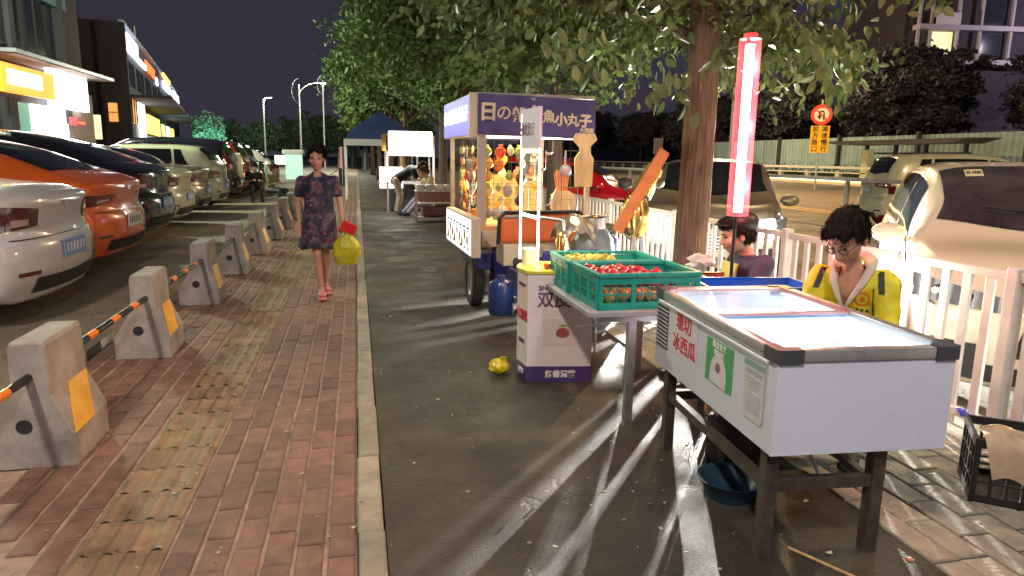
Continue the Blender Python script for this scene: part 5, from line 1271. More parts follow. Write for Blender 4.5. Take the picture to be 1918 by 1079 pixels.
# ---------- generic dressed figures
def figure(label, loc, rz, J, HM, shirt, pants, s=1., long_sleeve=False, hairm=None, vest=None, shoes=None, group=None, vox=.014, sleeve=.5):
    t = person(label, loc, rz, group)
    bp = body_parts(J, s, -.004)+head_parts(HM, s*1.05)
    for q in 'LR':
        dr_ = (Vector(J['wr'+q])-Vector(J['el'+q])); bp += hand_parts(J['wr'+q], dr_, (0,0,-1) if abs(dr_.normalized().z) < .8 else (0,-1,0), True, s)
    link('body', blob(bp, vox*.75, 3), m_skin, t); face(t, HM, s*1.05); hair(t, HM, s*1.08, hairm)
    g = .022*s; sp_ = [('c', J['chest'], .125*s+g, J['waist'], .115*s+g, 16, .8), ('c', J['waist'], .115*s+g, J['pelvis'], .13*s+g, 16, .85), ('c', tuple((Vector(J['neck'])*.4+Vector(J['chest'])*.6)), .09*s, J['chest'], .11*s)]
    for q in 'LR':
        el = Vector(J['sh'+q]).lerp(Vector(J['el'+q]), 1 if long_sleeve else sleeve+.2); sp_ += [('c', J['chest'], .10*s+g, J['sh'+q], .052*s+g), ('c', J['sh'+q], .050*s+g, tuple(el), .045*s+g)]
        if long_sleeve: sp_.append(('c', J['el'+q], .045*s+g, J['wr'+q], .03*s+g))
    link('shirt', blob(sp_, vox, 3, nz=.008, nzs=9), shirt, t)
    tp_ = [('c', J['pelvis'], .142*s, J['pelvis'], .142*s)]
    tp_[0] = ('e', J['pelvis'], (.15*s,.13*s,.12*s))
    for q in 'LR': tp_ += [('c', J['hip'+q], .10*s, J['kn'+q], .07*s), ('c', J['kn'+q], .068*s, J['an'+q], .055*s)]
    link('trousers', blob(tp_, vox, 3, nz=.006, nzs=10), pants, t)
    for q in 'LR': 
        a_, t2 = Vector(J['an'+q]), Vector(J['to'+q]); c_ = a_.lerp(t2, .6)
        d_ = t2-a_; part('shoe', B().ball((c_.x, c_.y, max(.035*s, c_.z-.01)), (.047*s,.12*s,.045*s), 14, 8, (0,0,math.atan2(d_.x,-d_.y))), shoes or m_jb, t, True)
    return t
def HMat(p, yawd=0, pitchd=0): return Matrix.Translation(p) @ Matrix.Rotation(R(yawd),4,'Z') @ Matrix.Rotation(R(pitchd),4,'X')
m_sh1 = mat('shirt_navy', (.035,.028,.065), .7, bump=.3, bump_s=30); m_yv = mat('vest_pale_yellow', (.62,.60,.16), .6)
J2 = dict(neck=(0,-.05,.96), headb=(0,-.08,1.02), chest=(0,-.02,.82), waist=(0,.04,.63), pelvis=(0,.06,.50),
  shL=(.18,-.01,.90), elL=(.22,-.10,.68), wrL=(.10,-.32,.72), shR=(-.18,-.02,.90), elR=(-.23,-.12,.67), wrR=(-.10,-.32,.72),
  hipL=(.09,.04,.50), knL=(.15,-.38,.50), anL=(.14,-.38,.10), toL=(.15,-.50,.04), hipR=(-.09,.04,.50), knR=(-.15,-.38,.50), anR=(-.14,-.38,.10), toR=(-.15,-.5,.04))
v2 = figure('vendor in dark purple shirt and pale yellow bib seated beneath the glowing tube', (2.62,4.22,-.07), R(-96), J2, HMat((0,-.13,1.08), -8, 14), m_sh1, m_jb, .98, vox=.011)
part('bib', B().grid(lambda u, v: (-.11+.22*u, -.165-.02*math.sin(u*3.14)-.03*v*(1-v)*2, .90-.34*v), 10, 10).grid(lambda u, v: (-.11+.22*u, -.150-.02*math.sin(u*3.14)-.03*v*(1-v)*2, .90-.34*v), 10, 10), m_yv, v2, True, fix=False)
part('cap', B().ball((0,-.10,1.165), (.105,.118,.085), 18, 10).ball((0,-.22,1.15), (.075,.07,.012), 14, 6), m_trim, v2, True)
ware('round_stool', 'round black seated stool top between the two vendors', 'stool', B().lathe([(.13,0),(.14,.02),(.14,.05),(.12,.07),(.001,.075)],20,(0,0,.62)).tube([(0,0,0),(0,0,.63)],.03), m_trim, (2.82,3.80,0))
# bending man far down the lane, seated helper beside him
m_tb = mat('tee_black', (.014,.014,.018), .8); m_be = mat('trousers_beige', (.42,.36,.28), .8); m_lv = mat('trousers_lilac', (.42,.40,.55), .8); m_bs = mat('shirt_beige', (.42,.33,.20), .8)
J3 = dict(neck=(0,-.50,1.20), headb=(0,-.56,1.20), chest=(0,-.36,1.14), waist=(0,-.14,1.00), pelvis=(0,.02,.88),
  shL=(.16,-.44,1.14), elL=(.18,-.50,.92), wrL=(.10,-.66,.86), shR=(-.16,-.44,1.14), elR=(-.18,-.52,.92), wrR=(-.08,-.68,.86),
  hipL=(.09,.02,.86), knL=(.10,-.04,.48), anL=(.10,.04,.09), toL=(.11,-.09,.04), hipR=(-.09,.02,.86), knR=(-.10,-.10,.48), anR=(-.10,-.02,.09), toR=(-.11,-.15,.04))
figure('man in black shirt and beige trousers bending forward over a cart by the lit stall', (1.02,18.6,0), R(82), J3, HMat((0,-.66,1.19), 0, 45), m_tb, m_be, 1.08, vox=.016)
J4 = dict(neck=(0,-.05,.98), headb=(0,-.10,1.03), chest=(0,0,.86), waist=(0,.05,.68), pelvis=(0,.08,.56),
  shL=(.16,-.02,.94), elL=(.2,-.12,.74), wrL=(.1,-.28,.78), shR=(-.16,-.02,.94), elR=(-.2,-.12,.74), wrR=(-.1,-.28,.78),
  hipL=(.09,.06,.56), knL=(.12,-.30,.42), anL=(.10,-.62,.12), toL=(.10,-.72,.05), hipR=(-.09,.06,.56), knR=(-.08,-.32,.44), anR=(-.08,-.66,.12), toR=(-.08,-.76,.05))
figure('helper in beige shirt and lilac trousers sitting with outstretched legs beside the bending man', (1.78,17.9,0), R(-68), J4, HMat((0,-.13,1.10), 0, 25), m_bs, m_lv, 1.05, hairm=mat('hair_brown', (.10,.05,.03), .6), vox=.016)
J5 = dict(J2); 
figure('far person in black crouching left of the walking woman near the parked cars', (-3.05,22.4,.0), R(20), J2, HMat((0,-.12,1.09), 0, 15), m_tb, m_jb, 1.0, vox=.02, group=None)
figure('far person in olive green shirt crouching just behind the barriers', (-2.35,20.6,.0), R(60), J2, HMat((0,-.12,1.09), 20, 15), mat('shirt_olive', (.16,.17,.07), .8), m_jb, .95, vox=.02, hairm=mat('hair_auburn', (.12,.03,.02), .6))
# ================================================================ TREES
def leaf_mat(name, col, rough=.45):
    m = mat(name, col, rough, rand=.42, spec=.4); n = m.node_tree; b_ = n.nodes['Principled BSDF']
    b_.inputs['Subsurface Weight'].default_value = 0; return m
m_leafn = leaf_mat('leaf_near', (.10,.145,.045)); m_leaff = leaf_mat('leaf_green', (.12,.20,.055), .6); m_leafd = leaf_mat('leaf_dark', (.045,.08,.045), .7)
m_bark = mat('bark', (.13,.075,.05), .9, noise_s=7, noise_a=.5, bump=1.0, bump_s=24, stretch=(5,5,.55))
m_barkd = mat('bark_dark', (.09,.065,.05), .9, noise_s=7, noise_a=.5, bump=1.0, bump_s=14, stretch=(5,5,.6))
def leaf_card(b, p, dirv, up, L_, Wd, bend=.25):
    dirv = dirv.normalized(); lat = dirv.cross(up)
    if lat.length < 1e-3: lat = Vector((1,0,0))
    lat.normalize(); nrm = lat.cross(dirv)
    pts = []
    for t, w_ in ((0,.0),(.3,.85),(.62,.95),(1.,0)):
        c = p+dirv*L_*t-nrm*bend*L_*t*t
        if w_ == 0: pts.append(c)
        else: pts += [c+lat*Wd*w_*.5+nrm*Wd*.12, c-nrm*Wd*.06, c-lat*Wd*w_*.5+nrm*Wd*.12]
    b.add(pts, [(0,2,1),(0,3,2),(1,2,5,4),(2,3,6,5),(4,5,7),(5,6,7)])
def small_leaf(b, p, q, L_, r_):
    d1 = Vector((r_.gauss(0,1), r_.gauss(0,1), r_.gauss(-.3,.7))).normalized(); lat = d1.cross(Vector((r_.gauss(0,1), r_.gauss(0,1), r_.gauss(0,1)))).normalized()
    b.add([p, p+d1*L_*.5+lat*L_*.28, p+d1*L_, p+d1*L_*.5-lat*L_*.28], [(0,1,2,3)])
def trunk_mesh(h, r0, r1, seed, lean=(0,0), limbs=6, crown_z=2.4, spread=1.6, n=14):
    r_ = random.Random(seed); b = B(); pts = []; rs = []
    for i in range(9):
        t = i/8; pts.append((lean[0]*t+.03*math.sin(t*5+seed), lean[1]*t+.03*math.cos(t*4+seed), h*t)); rs.append(r0*(1-t)+r1*t+(.06*r0/.13 if i == 0 else 0))
    b.tube(pts, rs, n)
    for k in range(limbs):
        a = k*2.4+r_.random(); z = crown_z*.95+(h-crown_z)*.8*k/limbs; base = Vector((lean[0]*z/h, lean[1]*z/h, z)); ln = spread*(1-.4*k/limbs)*r_.uniform(.8,1.1)
        e = base+Vector((math.cos(a)*ln, math.sin(a)*ln, ln*.6)); m_ = base.lerp(e, .5)+Vector((0,0,.12))
        b.tube([base, m_, e], [r0*.42, r0*.28, r0*.10], 7)
        for q in range(3):
            a2 = a+r_.uniform(-.9,.9); s_ = m_.lerp(e, r_.random()); b.tube([s_, s_+Vector((math.cos(a2)*.6, math.sin(a2)*.6, r_.uniform(-.1,.5)))], [r0*.14, r0*.04], 5)
    return b
# --- near tree with big drooping leaves
nt_ = thing('street_tree', 'large leaved tree with brown furrowed trunk rising behind the seated vendors', 'tree', (2.90,5.72,0))
r_ = random.Random(11)
tb = B(); N_ = 26
def tk(u, v):
    a = 2*math.pi*u; z = 5.2*v; fur = .010*abs(math.sin(a*13+2.2*math.sin(z*2.1)+z*.6))+.012*noise.noise(Vector((math.cos(a)*2, math.sin(a)*2, z*1.5)))
    rad = .138-.012*v*5.2*.5+fur+.05*math.exp(-z*6)
    if v > .62: rad *= 1-(v-.62)*.9
    return (rad*math.cos(a)+.03*math.sin(z*.8)+.0*z, rad*math.sin(a), z)
part('trunk', tb.grid(tk, 78, 90), m_bark, nt_, True)
lb_ = B(); limbs_ = []
for k in range(13):
    a = k*2.4+.3; z = 2.25+.24*k; ln = r_.uniform(1.5,2.3)*(1-.02*k)
    base = Vector((.02,0,z)); e = base+Vector((math.cos(a)*ln, math.sin(a)*ln, ln*.25*r_.uniform(.3,1.2))); mid = base.lerp(e,.5)+Vector((0,0,.18))
    lb_.tube([base, base.lerp(mid,.5)+Vector((0,0,.06)), mid, mid.lerp(e,.6), e], [.06,.045,.034,.022,.01], 7); limbs_.append((base, mid, e))
clusters = []
for (base, mid, e) in limbs_:
    for q in range(22):
        t = r_.uniform(.15,1.0); p = base.lerp(mid, t*2) if t < .5 else mid.lerp(e, (t-.5)*2)
        a2 = r_.random()*6.28; l2 = r_.uniform(.3,.95); e2 = p+Vector((math.cos(a2)*l2, math.sin(a2)*l2, r_.uniform(-.45,.35)))
        if e2.z < 1.95 + (.25 if e2.x < -.5 else 0): e2.z = 1.95+r_.random()*.4
        lb_.tube([p, p.lerp(e2,.5)+Vector((0,0,.07)), e2], [.010,.007,.003], 5); clusters.append((p, e2))
part('branches', lb_, m_barkd, nt_, True)
leaves = []
for (p, e2) in clusters:
    for q in range(62):
        t = r_.uniform(.1,1.1); c = p.lerp(e2, t)+Vector((r_.gauss(0,.13), r_.gauss(0,.13), r_.gauss(0,.09)))
        d_ = Vector((r_.gauss(0,.7), r_.gauss(0,.7), -.75+r_.gauss(0,.45))); leaves.append((c, d_, r_.uniform(.07,.13)))
# terminal sprays hanging low, as in front of the dark road
for (x, y, z) in ((-.75,-.9,2.02),(-.55,-.6,1.98),(-1.2,-.7,2.15),(-.2,-.8,2.15),(1.15,-.3,2.12),(1.35,-.1,2.18),(.95,-.5,2.25),(-1.4,-.5,2.3),(.5,-.9,2.3),(.75,-.75,2.2),(1.6,.1,2.4)):
    for q in range(14): leaves.append((Vector((x+r_.gauss(0,.09), y+r_.gauss(0,.09), z+r_.gauss(.06,.07))), Vector((r_.gauss(0,.5), r_.gauss(0,.5), -1)), r_.uniform(.10,.16)))
camL = Vector((-2.90,-5.72,1.5))
def inview(c):
    w_ = c-camL; zc = w_.dot(f); u = w_.dot(rr)/zc; v = w_.dot(dd)/zc; return abs(u) < .74 and abs(v) < .415, zc
vis_ = sorted([(inview(l[0])[1], i) for i, l in enumerate(leaves) if inview(l[0])[0]])
ids = set(i for _, i in vis_[:300])
lm = []
for q in range(6):
    b = B(); leaf_card(b, Vector((0,0,0)), Vector((0,0,-1)), Vector((0,1,0)), 1.0, .46+.03*q, .10+.06*q); me = b.mesh('leaf', True, False); me.materials.append(m_leafn); lm.append(me)
b = B()
for i, (c, d_, L_) in enumerate(leaves):
    if i in ids:
        o = bpy.data.objects.new('leaf', lm[i % 6]); C.objects.link(o); o.parent = nt_; o.location = c
        o.rotation_mode = 'QUATERNION'; o.rotation_quaternion = d_.normalized().to_track_quat('-Z','Y') @ Euler((0,0,r_.random()*6.28)).to_quaternion(); o.scale = (L_,)*3
    else: leaf_card(b, c, d_, Vector((r_.gauss(0,1), r_.gauss(0,1), .5)), L_, L_*.5, r_.uniform(.05,.4))
o = part('crown', b, m_leafn, nt_, True, fix=False); o['kind'] = 'stuff'
# --- trees farther down the verge
def crown_mesh(seed, n_cl, per, rx, rz_, cz, leaf=.13, drop=.5):
    r_ = random.Random(seed); b = B()
    for k in range(n_cl):
        while True:
            p = Vector((r_.uniform(-1,1), r_.uniform(-1,1), r_.uniform(-1,1)))
            if .25 < p.length < 1: break
        p = p*(.72+.28*r_.random()); q = .8+.35*noise.noise(p*1.7+Vector((seed,0,0)))
        c = Vector((p.x*rx*q, p.y*rx*q, cz+p.z*rz_*q)); cr = r_.uniform(.28,.62)
        for i in range(per):
            d_ = Vector((r_.gauss(0,.5), r_.gauss(0,.5), r_.gauss(0,.30)))*cr; small_leaf(b, c+d_-Vector((0,0,.25*(d_.x**2+d_.y**2))), None, leaf*r_.uniform(.7,1.3), r_)
    me = b.mesh('crown', False, False); return me
cmA = crown_mesh(1, 360, 130, 3.2, 3.0, 5.0, .14); cmB = crown_mesh(5, 330, 120, 2.9, 2.9, 4.8, .14); cmC = crown_mesh(9, 210, 90, 2.8, 2.9, 4.9, .24)
for me in (cmA, cmB, cmC): me.materials.append(m_leaff)
tk1 = trunk_mesh(5.2, .15, .05, 3).mesh('trunk', True); tk1.materials.append(m_barkd)
labs = [((2.95,10.3,0),cmB,'dark dense tree standing behind the food cart',.95),((2.35,15.2,0),cmA,'green tree behind the food cart and left of the white pole',1.0),((2.55,21.6,0),cmB,'green tree whose trunk stands between lit stall and food cart',1.05),
        ((1.9,28.5,0),cmA,'green tree rising above the blue canopy',1.08),((1.7,36,0),cmC,'green tree beyond the blue canopy, lower left outline',1.15),((1.4,45,0),cmC,'bright green far tree in front of the curved street lamps',1.1),((1.2,56,0),cmC,'farthest green tree of the row by the lane',1.1)]
for i, (p, me, lab, s_) in enumerate(labs):
    t = thing('street_tree', lab, 'tree', p, i*1.3, 'green trees lining the lane'); t.scale = (s_,)*3
    link('trunk', tk1, None, t); o = link('crown', me, None, t)
# far trees : round green lit one and dark mass
t = thing('round_tree', 'round tree lit bright green beyond the car row', 'tree', (-14.3,75,0)); t.scale = (.82,.82,.82)
link('trunk', tk1, None, t); cg = crown_mesh(21, 130, 50, 2.3, 2.4, 4.6, .34); cg.materials.append(leaf_mat('leaf_floodlit', (.10,.24,.16), .6)); link('crown', cg, None, t)
lamp('SPOT', (0,-6,.3), 2600, (.5,1,.78), .2, t, aim((0,-6,.3), (0,0,5)), R(70))
gl = thing('ground_floodlight', 'small green floodlight on the ground before the round tree', 'floodlight', (-14.3,69.5,0)); part('housing', B().box((0,0,.15),(.4,.2,.3),bev=.03), m_trim, gl)
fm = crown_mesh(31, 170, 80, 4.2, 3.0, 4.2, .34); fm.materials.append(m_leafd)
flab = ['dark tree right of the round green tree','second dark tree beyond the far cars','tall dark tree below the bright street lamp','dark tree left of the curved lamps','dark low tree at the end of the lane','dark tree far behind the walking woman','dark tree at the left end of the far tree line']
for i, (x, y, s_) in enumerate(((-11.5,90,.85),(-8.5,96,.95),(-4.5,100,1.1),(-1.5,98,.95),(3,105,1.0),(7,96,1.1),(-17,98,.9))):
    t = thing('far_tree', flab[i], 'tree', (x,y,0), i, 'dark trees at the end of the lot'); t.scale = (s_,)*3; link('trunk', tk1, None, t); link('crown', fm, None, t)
# ================================================================ BUILDINGS LEFT
m_bd = mat('facade_dark', (.045,.048,.06), .8, noise_s=.5, noise_a=.25); m_bd2 = mat('facade_slate', (.035,.037,.05), .75, noise_s=.4, noise_a=.3)
m_wall = mat('facade_beige', (.26,.22,.21), .8, noise_s=1, noise_a=.2)
m_win = mat('window_dark', (.02,.025,.04), .12, spec=.7)
def em(name, col, s): return mat(name, col, .5, emit=s, ecol=col)
e_white = em('shop_white', (1,.98,.92), 3.2); e_orange = em('shop_orange', (1,.30,.02), 1.05); e_yel = em('shop_yellow', (1,.72,.12), 1.6); e_cool = em('shop_cool', (.85,.93,1), 2.6); e_red = em('sign_red', (1,.10,.02), 2.2); e_amb = em('window_amber', (.9,.36,.10), .8); e_pale = em('window_pale', (.60,.62,.32), 1.0)
sh_ = thing('shop_building', 'nearest shop building at the left with orange and white lit signs', 'building', (-12,20,0))
part('wall', B().box((-5,5.5,4.6),(10,21,9.2)), m_bd, sh_)
part('pier', B().box((.15,13.3,5.9),(.3,.5,6.6)), m_bd2, sh_); part('pier', B().box((.12,9.0,7.0),(.24,.35,4.4)), m_bd2, sh_)
for i in range(5):
    wf = part('window', B().box((.03,5+2.1*i,6.3),(.06,1.5,2.3)), m_win, sh_); part('frame', B().box((.07,5+2.1*i,6.3),(.04,.07,2.3)).box((.07,5+2.1*i,5.15),(.06,1.6,.08)), m_bd2, wf)
part('awning_panel', B().box((.15,12,8.3),(.25,4,2.2)), mat('teal_panel', (.05,.16,.20), .6), sh_)
part('canopy', B().box((.45,11.5,4.72),(1.5,9.6,.12)), mat('canopy_metal', (.30,.30,.36), .4, metal=.5), sh_)
part('canopy_soffit', B().box((.45,11.5,4.64),(1.4,9.4,.03)), m_wall, sh_)
os_ = part('orange_sign', B().box((.62,8.8,3.88),(.16,4.1,.95)), e_orange, sh_); part('sign_glow', B().box((.72,8.4,3.92),(.04,2.6,.50),bev=.02), e_white, os_)
part('white_sign', B().box((.45,12.9,3.9),(.16,3.9,1.45)), e_white, sh_); part('white_shopfront', B().box((.12,11.6,1.85),(.16,3.3,2.7)), e_white, sh_)
part('green_door', B().box((.08,9.3,1.7),(.12,1.2,3.0)), em('door_green', (.10,.30,.22), .6), sh_); part('column', B().box((.15,8.3,1.7),(.3,.6,3.2)), m_bd2, sh_)
part('side_wall', B().box((.1,15.0,2.0),(.2,2.6,4.0)), m_wall, sh_)
part('red_sign', B().box((.5,13.4,2.72),(.3,.9,.35)), mat('red_board', (.35,.03,.04), .4), sh_)
b = B()
for i in range(4): b.box((.66,13.1+.2*i,2.66),(.02,.11,.09))
part('red_lamps', b, e_red, sh_); part('yellow_notice', B().box((.22,11.2,2.0),(.04,.7,.3)), e_yel, sh_)
part('pillar_light', B().box((.3,16.4,2.6),(.25,.25,1.1)), e_pale, sh_)
lamp('AREA', (1.3,12,3.2), 900, (1,.93,.80), 3, sh_, (0,R(-75),0))
# second building, facade turned
fz_ = thing('mall_building', 'dark two storey mall block with lit signs along its sloping roof line', 'building', (-14.34,50,0), R(9.8))
# local: y along facade, x outwards
part('wall', B().box((-5.2,30,4.75),(10.4,60,9.5)), m_bd, fz_); part('roof_rim', B().box((.1,30,9.56),(.3,60,.14)), mat('rim_metal', (.5,.55,.65), .4, metal=.4), fz_)
part('corner_pier', B().box((-1.2,-.12,4.75),(.2,.25,9.5)), m_bd2, fz_); part('corner_pier', B().box((.12,.4,4.75),(.3,.5,9.5)), m_bd2, fz_)
for i in range(9):
    w_ = part('window', B().box((.03,4+6.4*i,6.7),(.08,4.6,1.6)), m_win, fz_); part('mullion', B().box((.08,4+6.4*i,6.7),(.05,.1,1.6)).box((.08,2.6+6.4*i,6.7),(.05,.1,1.6)).box((.08,5.4+6.4*i,6.7),(.05,.1,1.6)), m_bd2, w_)
for i in range(7):
    part('letter_sign', B().box((.2,1.8+.95*i,8.75),(.12,.6,.75)).box((.2,1.8+.95*i,8.95),(.13,.8,.14)), e_cool, fz_)
part('white_strip', B().box((.2,7.4,8.12),(.14,12.2,.34)), e_cool, fz_)
for i in range(4): part('red_letter', B().box((.22,14+2.1*i,8.6),(.12,1.5,.34)).box((.22,14+2.1*i,8.15),(.12,1.4,.34)).box((.22,13.6+2.1*i,8.4),(.12,.3,.7)), e_red, fz_)
part('violet_sign', B().box((.2,23.6,8.0),(.12,1.6,.7)), em('violet', (.6,.6,1), 2), fz_)
part('orange_sign', B().box((.3,35.5,9.35),(.2,10,.4)), em('amber_sign', (1,.55,.12), 1.6), fz_); part('white_sign', B().box((.3,35,8.4),(.2,9.5,.75)), e_cool, fz_)
part('lit_window', B().box((.2,33.3,6.65),(.12,5.6,1.1)), e_cool, fz_); part('white_sign', B().box((.3,50.5,8.4),(.2,11,1.1)), e_cool, fz_)
part('canopy', B().box((1.3,21,5.05),(2.8,41,.15)), m_bd2, fz_)
part('amber_window', B().box((.15,2.6,4.2),(.12,4.0,1.6)), e_amb, fz_)
for i in range(3): part('mullion', B().box((.24,1.3+1.3*i,4.2),(.06,.12,1.6)), m_bd2, fz_)
part('white_door', B().box((.2,7.4,3.6),(.12,3.8,3.0)), e_white, fz_); 
for i in range(6): part('yellow_window', B().box((.2,12.2+1.9*i,3.7),(.12,1.4,1.5)), e_yel, fz_)
for i in range(3): part('shop_light', B().box((.2,27+7*i,3.2),(.12,3.5,2.0)), (e_pale, e_white, e_yel)[i], fz_)
end = part('amber_window', B().box((-.72,-.05,3.95),(.5,.12,1.15)), e_amb, fz_); part('sill', B().box((-.72,-.12,3.95),(.5,.05,.06)), m_bd2, end)
part('roof_pipe', B().tube([(0,6,9.6),(0.0,7.2,9.2),(0,8.6,9.0),(0,9.0,9.6),(0,8.9,10.6)],.08), m_pole, fz_)
# building between them
mb = thing('dark_building', 'unlit dark building between the shop and the mall block', 'building', (-17.5,45,0))
part('wall', B().box((-4.5,2.4,5.6),(9,8,11.2)), m_bd2, mb); part('pipe', B().tube([(.05,-1.0,0),(.05,-1.0,10)],.07), m_bd, mb)
for z in (3.3,6.5,9.2): part('ledge', B().box((-4.5,-1.65,z),(9,.12,.2)), m_bd, mb)
tag(link('banner_flag', B().grid(lambda u, v: (1.3*u, .1*math.sin(u*7), -.45*v+.10*math.sin(u*9)-.25*u), 14, 6).mesh('banner_flag', True), mat('flag_yellow', (.38,.36,.08), .7), None, (-15.7,40.5,7.0)), 'yellowish lit leaf spray floating before the dark building', 'branch')
# ================================================================ RIGHT SIDE BACKGROUND
hl_ = B()
def hill(u, v):
    x = 48+150*v; y = -10+330*u; z = (2+13*(1-math.exp(-v*5))*(.8+.3*noise.noise(Vector((u*6, v*3, 1)))))+2.2*noise.noise(Vector((u*40, v*14, 2)))
    return (x, y, -.2 if v == 0 else z)
struct('hill', hl_.grid(hill, 60, 20), mat('hill_dark', (.05,.04,.05), .95, noise_s=.4, noise_a=.5), None, True)
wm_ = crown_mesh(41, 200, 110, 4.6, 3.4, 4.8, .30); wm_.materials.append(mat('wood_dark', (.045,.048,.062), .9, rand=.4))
wl = ['left end of the roadside wood, near the red car','behind the dark car','behind the glowing tube','behind the road sign','left of the bus shelter','behind the bus shelter roof','above the bus shelter','behind the pale hoarding at the right','at the right edge of the photo','right of the bus shelter','tall one before the apartment block','below the lit flat window','beside the lit flat window','far left of the hoarding','second from the left end','deep behind the road lamp']
for i in range(16):
    t = thing('wood_tree', 'dark tree of the unlit wood, '+wl[i], 'tree', (46+(i % 3)*5, 34+6.2*i if i < 12 else 110+9*(i-12), -.1), i*1.1, 'dark trees of the wood across the road'); s_ = 1.3+.11*(i % 4); t.scale = (s_,s_,s_)
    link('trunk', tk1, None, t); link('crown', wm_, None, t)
# hoarding
m_hd = mat('hoarding_blue', (.24,.34,.34), .5, noise_s=.8, noise_a=.25, stretch=(1,1,.3))
ph = B().grid(lambda u, v: (.05*math.sin(u*math.pi*12), 3.0*u, .7+3.1*v), 48, 1).mesh('hoarding_panel'); ph.materials.append(m_hd)
pst_ = B().box((0,0,2.0),(.28,.28,4.1)).mesh('post'); pst_.materials.append(m_bd)
hd = thing('site_hoarding', 'pale blue green corrugated hoarding behind the bus shelter', 'hoarding', (42,28,-.1))
for i in range(19):
    link('hoarding_panel', ph, None, hd, (0,3.02*i,0), (0,0,rnd.uniform(-.01,.01)))
    if i % 3 == 0: link('post', pst_, None, hd, (-.2,3.02*i,0))
hg = B(); r_ = random.Random(8)
for i in range(5200):
    p = Vector((40.2+r_.gauss(0,.4), 30+56*r_.random(), -.1+1.2*r_.random()+.25*math.sin(i))); small_leaf(hg, p, None, .22, r_)
o = link('hedge', hg.mesh('hedge', False, False), m_leafd); o['kind'] = 'stuff'
# bus shelter
bs_ = thing('bus_shelter', 'dark flat roofed bus shelter in front of the pale hoarding', 'bus shelter', (38,43,-.1))
part('roof', B().add([(-1.6,-6.6,3.25),(1.2,-6.6,3.3),(1.2,7.2,3.3),(-1.6,7.2,3.25),(-1.4,-5.4,2.95),(1.0,-5.4,2.95),(1.0,5.4,2.95),(-1.4,5.4,2.95)], [(0,1,2,3),(4,7,6,5),(0,4,5,1),(1,5,6,2),(2,6,7,3),(3,7,4,0)]), mat('shelter_roof', (.06,.05,.08), .5), bs_)
for y in (-4.5,-1.2,1.6,4.6): part('post', B().box((.6,y,1.5),(.2,.24,3.0)), m_bd2, bs_)
part('rear_panel', B().box((.7,-.5,1.1),(.06,9,1.6)), mat('shelter_panel', (.18,.2,.22), .3), bs_); part('beam', B().box((.5,0,2.35),(.12,10,.12)), m_bd2, bs_)
part('advert_screen', B().box((.60,1.4,1.2),(.1,1.3,1.1)), em('advert', (.55,.85,.9), 1.6), bs_); part('column', B().box((-.6,3.0,1.3),(.5,.7,2.6)), mat('brick_column', (.35,.36,.25), .7, noise_s=3), bs_)
# median barrier with light strip, guard rail
ms = thing('lit_barrier', 'low kerb wall across the road topped by a glowing yellow light strip', 'barrier', (36,30,-.12))
part('wall', B().box((.2,35,.12),(.4,90,.24)), mat('wall_sand', (.4,.30,.18), .7), ms); part('light_strip', B().box((-.05,17.5,.30),(.20,50,.20)), em('strip_yellow', (1,.74,.28), 6), ms)
gr = thing('guard_rail', 'pale steel guard rail with short posts beyond the glowing strip', 'guard rail', (37.2,30,-.12))
part('beam', B().box((0,30,1.25),(.12,100,.20),bev=.03).box((0,30,.85),(.10,100,.08)), mat('rail_pale', (.48,.47,.45), .5), gr)
gp_ = B().box((0,0,.5),(.30,.45,1.05)).mesh('post'); gp_.materials.append(mat('rail_pale', (1,1,1)))
for i in range(26): link('post', gp_, None, gr, (.25,3.9*i-16,0))
# road sign
rs = thing('road_sign', 'round no U turn sign with red rim above a yellow plate with black characters', 'road sign', (26.4,36.6,-.12), R(-33))
part('post', B().tube([(0,.12,0),(0,.12,5.2)], .06), m_pole, rs)
m_rw = mat('sign_white', (.80,.55,.48), .4); m_rr = mat('sign_rim', (.62,.04,.03), .4); m_sy = mat('sign_yellow', (.85,.42,.01), .4)
zc_ = 4.35; RX = Matrix.Rotation(R(90),3,'X')
part('sign_disc', B().lathe([(.001,.0),(.44,0),(.44,-.03),(.001,-.03)], 36, (0,0,zc_), RX), m_rw, rs)
part('sign_rim', B().lathe([(.40,.02),(.58,.02),(.58,-.03),(.40,-.03),(.40,.02)], 36, (0,0,zc_), RX, False), m_rr, rs)
part('turn_arrow', B().tube([(.12,-.05,zc_-.28),(.12,-.05,zc_+.08),(.09,-.05,zc_+.17),(0,-.05,zc_+.21),(-.09,-.05,zc_+.17),(-.12,-.05,zc_+.08),(-.12,-.05,zc_-.1)], .035, 6).prism([(-.24,-.06),(0,-.06),(-.12,-.26)], -.06,-.03,'y',c=(0,0,zc_)), m_trim, rs)
part('slash', B().bar((-.30,-.045,zc_+.30),(.30,-.045,zc_-.30),.07,.02,(0,1,0)), m_rr, rs)
part('yellow_plate', B().box((0,0,2.95),(1.02,.06,1.55),bev=.01), m_sy, rs)
for j, col_ in enumerate(('前方路口','减速慢行')):
    for i, ch in enumerate(col_): text(ch, .36, m_trim, rs, (-.25+.5*j,-.045,3.52-.38*i), (R(90),0,0), bold=.006)
# grey sign seen from behind
gs = thing('grey_sign', 'small grey sign plate on a post beyond the red car', 'road sign', (11.6,26.0,-.12), R(-20))
part('post', B().tube([(0,0,0),(0,0,2.2)], .035), m_pole, gs); part('plate', B().box((0,-.04,2.15),(.36,.03,.62),bev=.01), mat('plate_grey', (.30,.28,.28), .6), gs)
nr = thing('near_rail', 'pale hand rail line behind the bright red car', 'rail', (12.5,20,-.12))
part('beam', B().box((0,20,1.2),(.1,60,.1)), mat('rail_pale', (1,1,1)), nr)
for i in range(12): part('post', B().box((0,-9+5*i,.6),(.09,.09,1.2)), mat('rail_pale', (1,1,1)), nr)
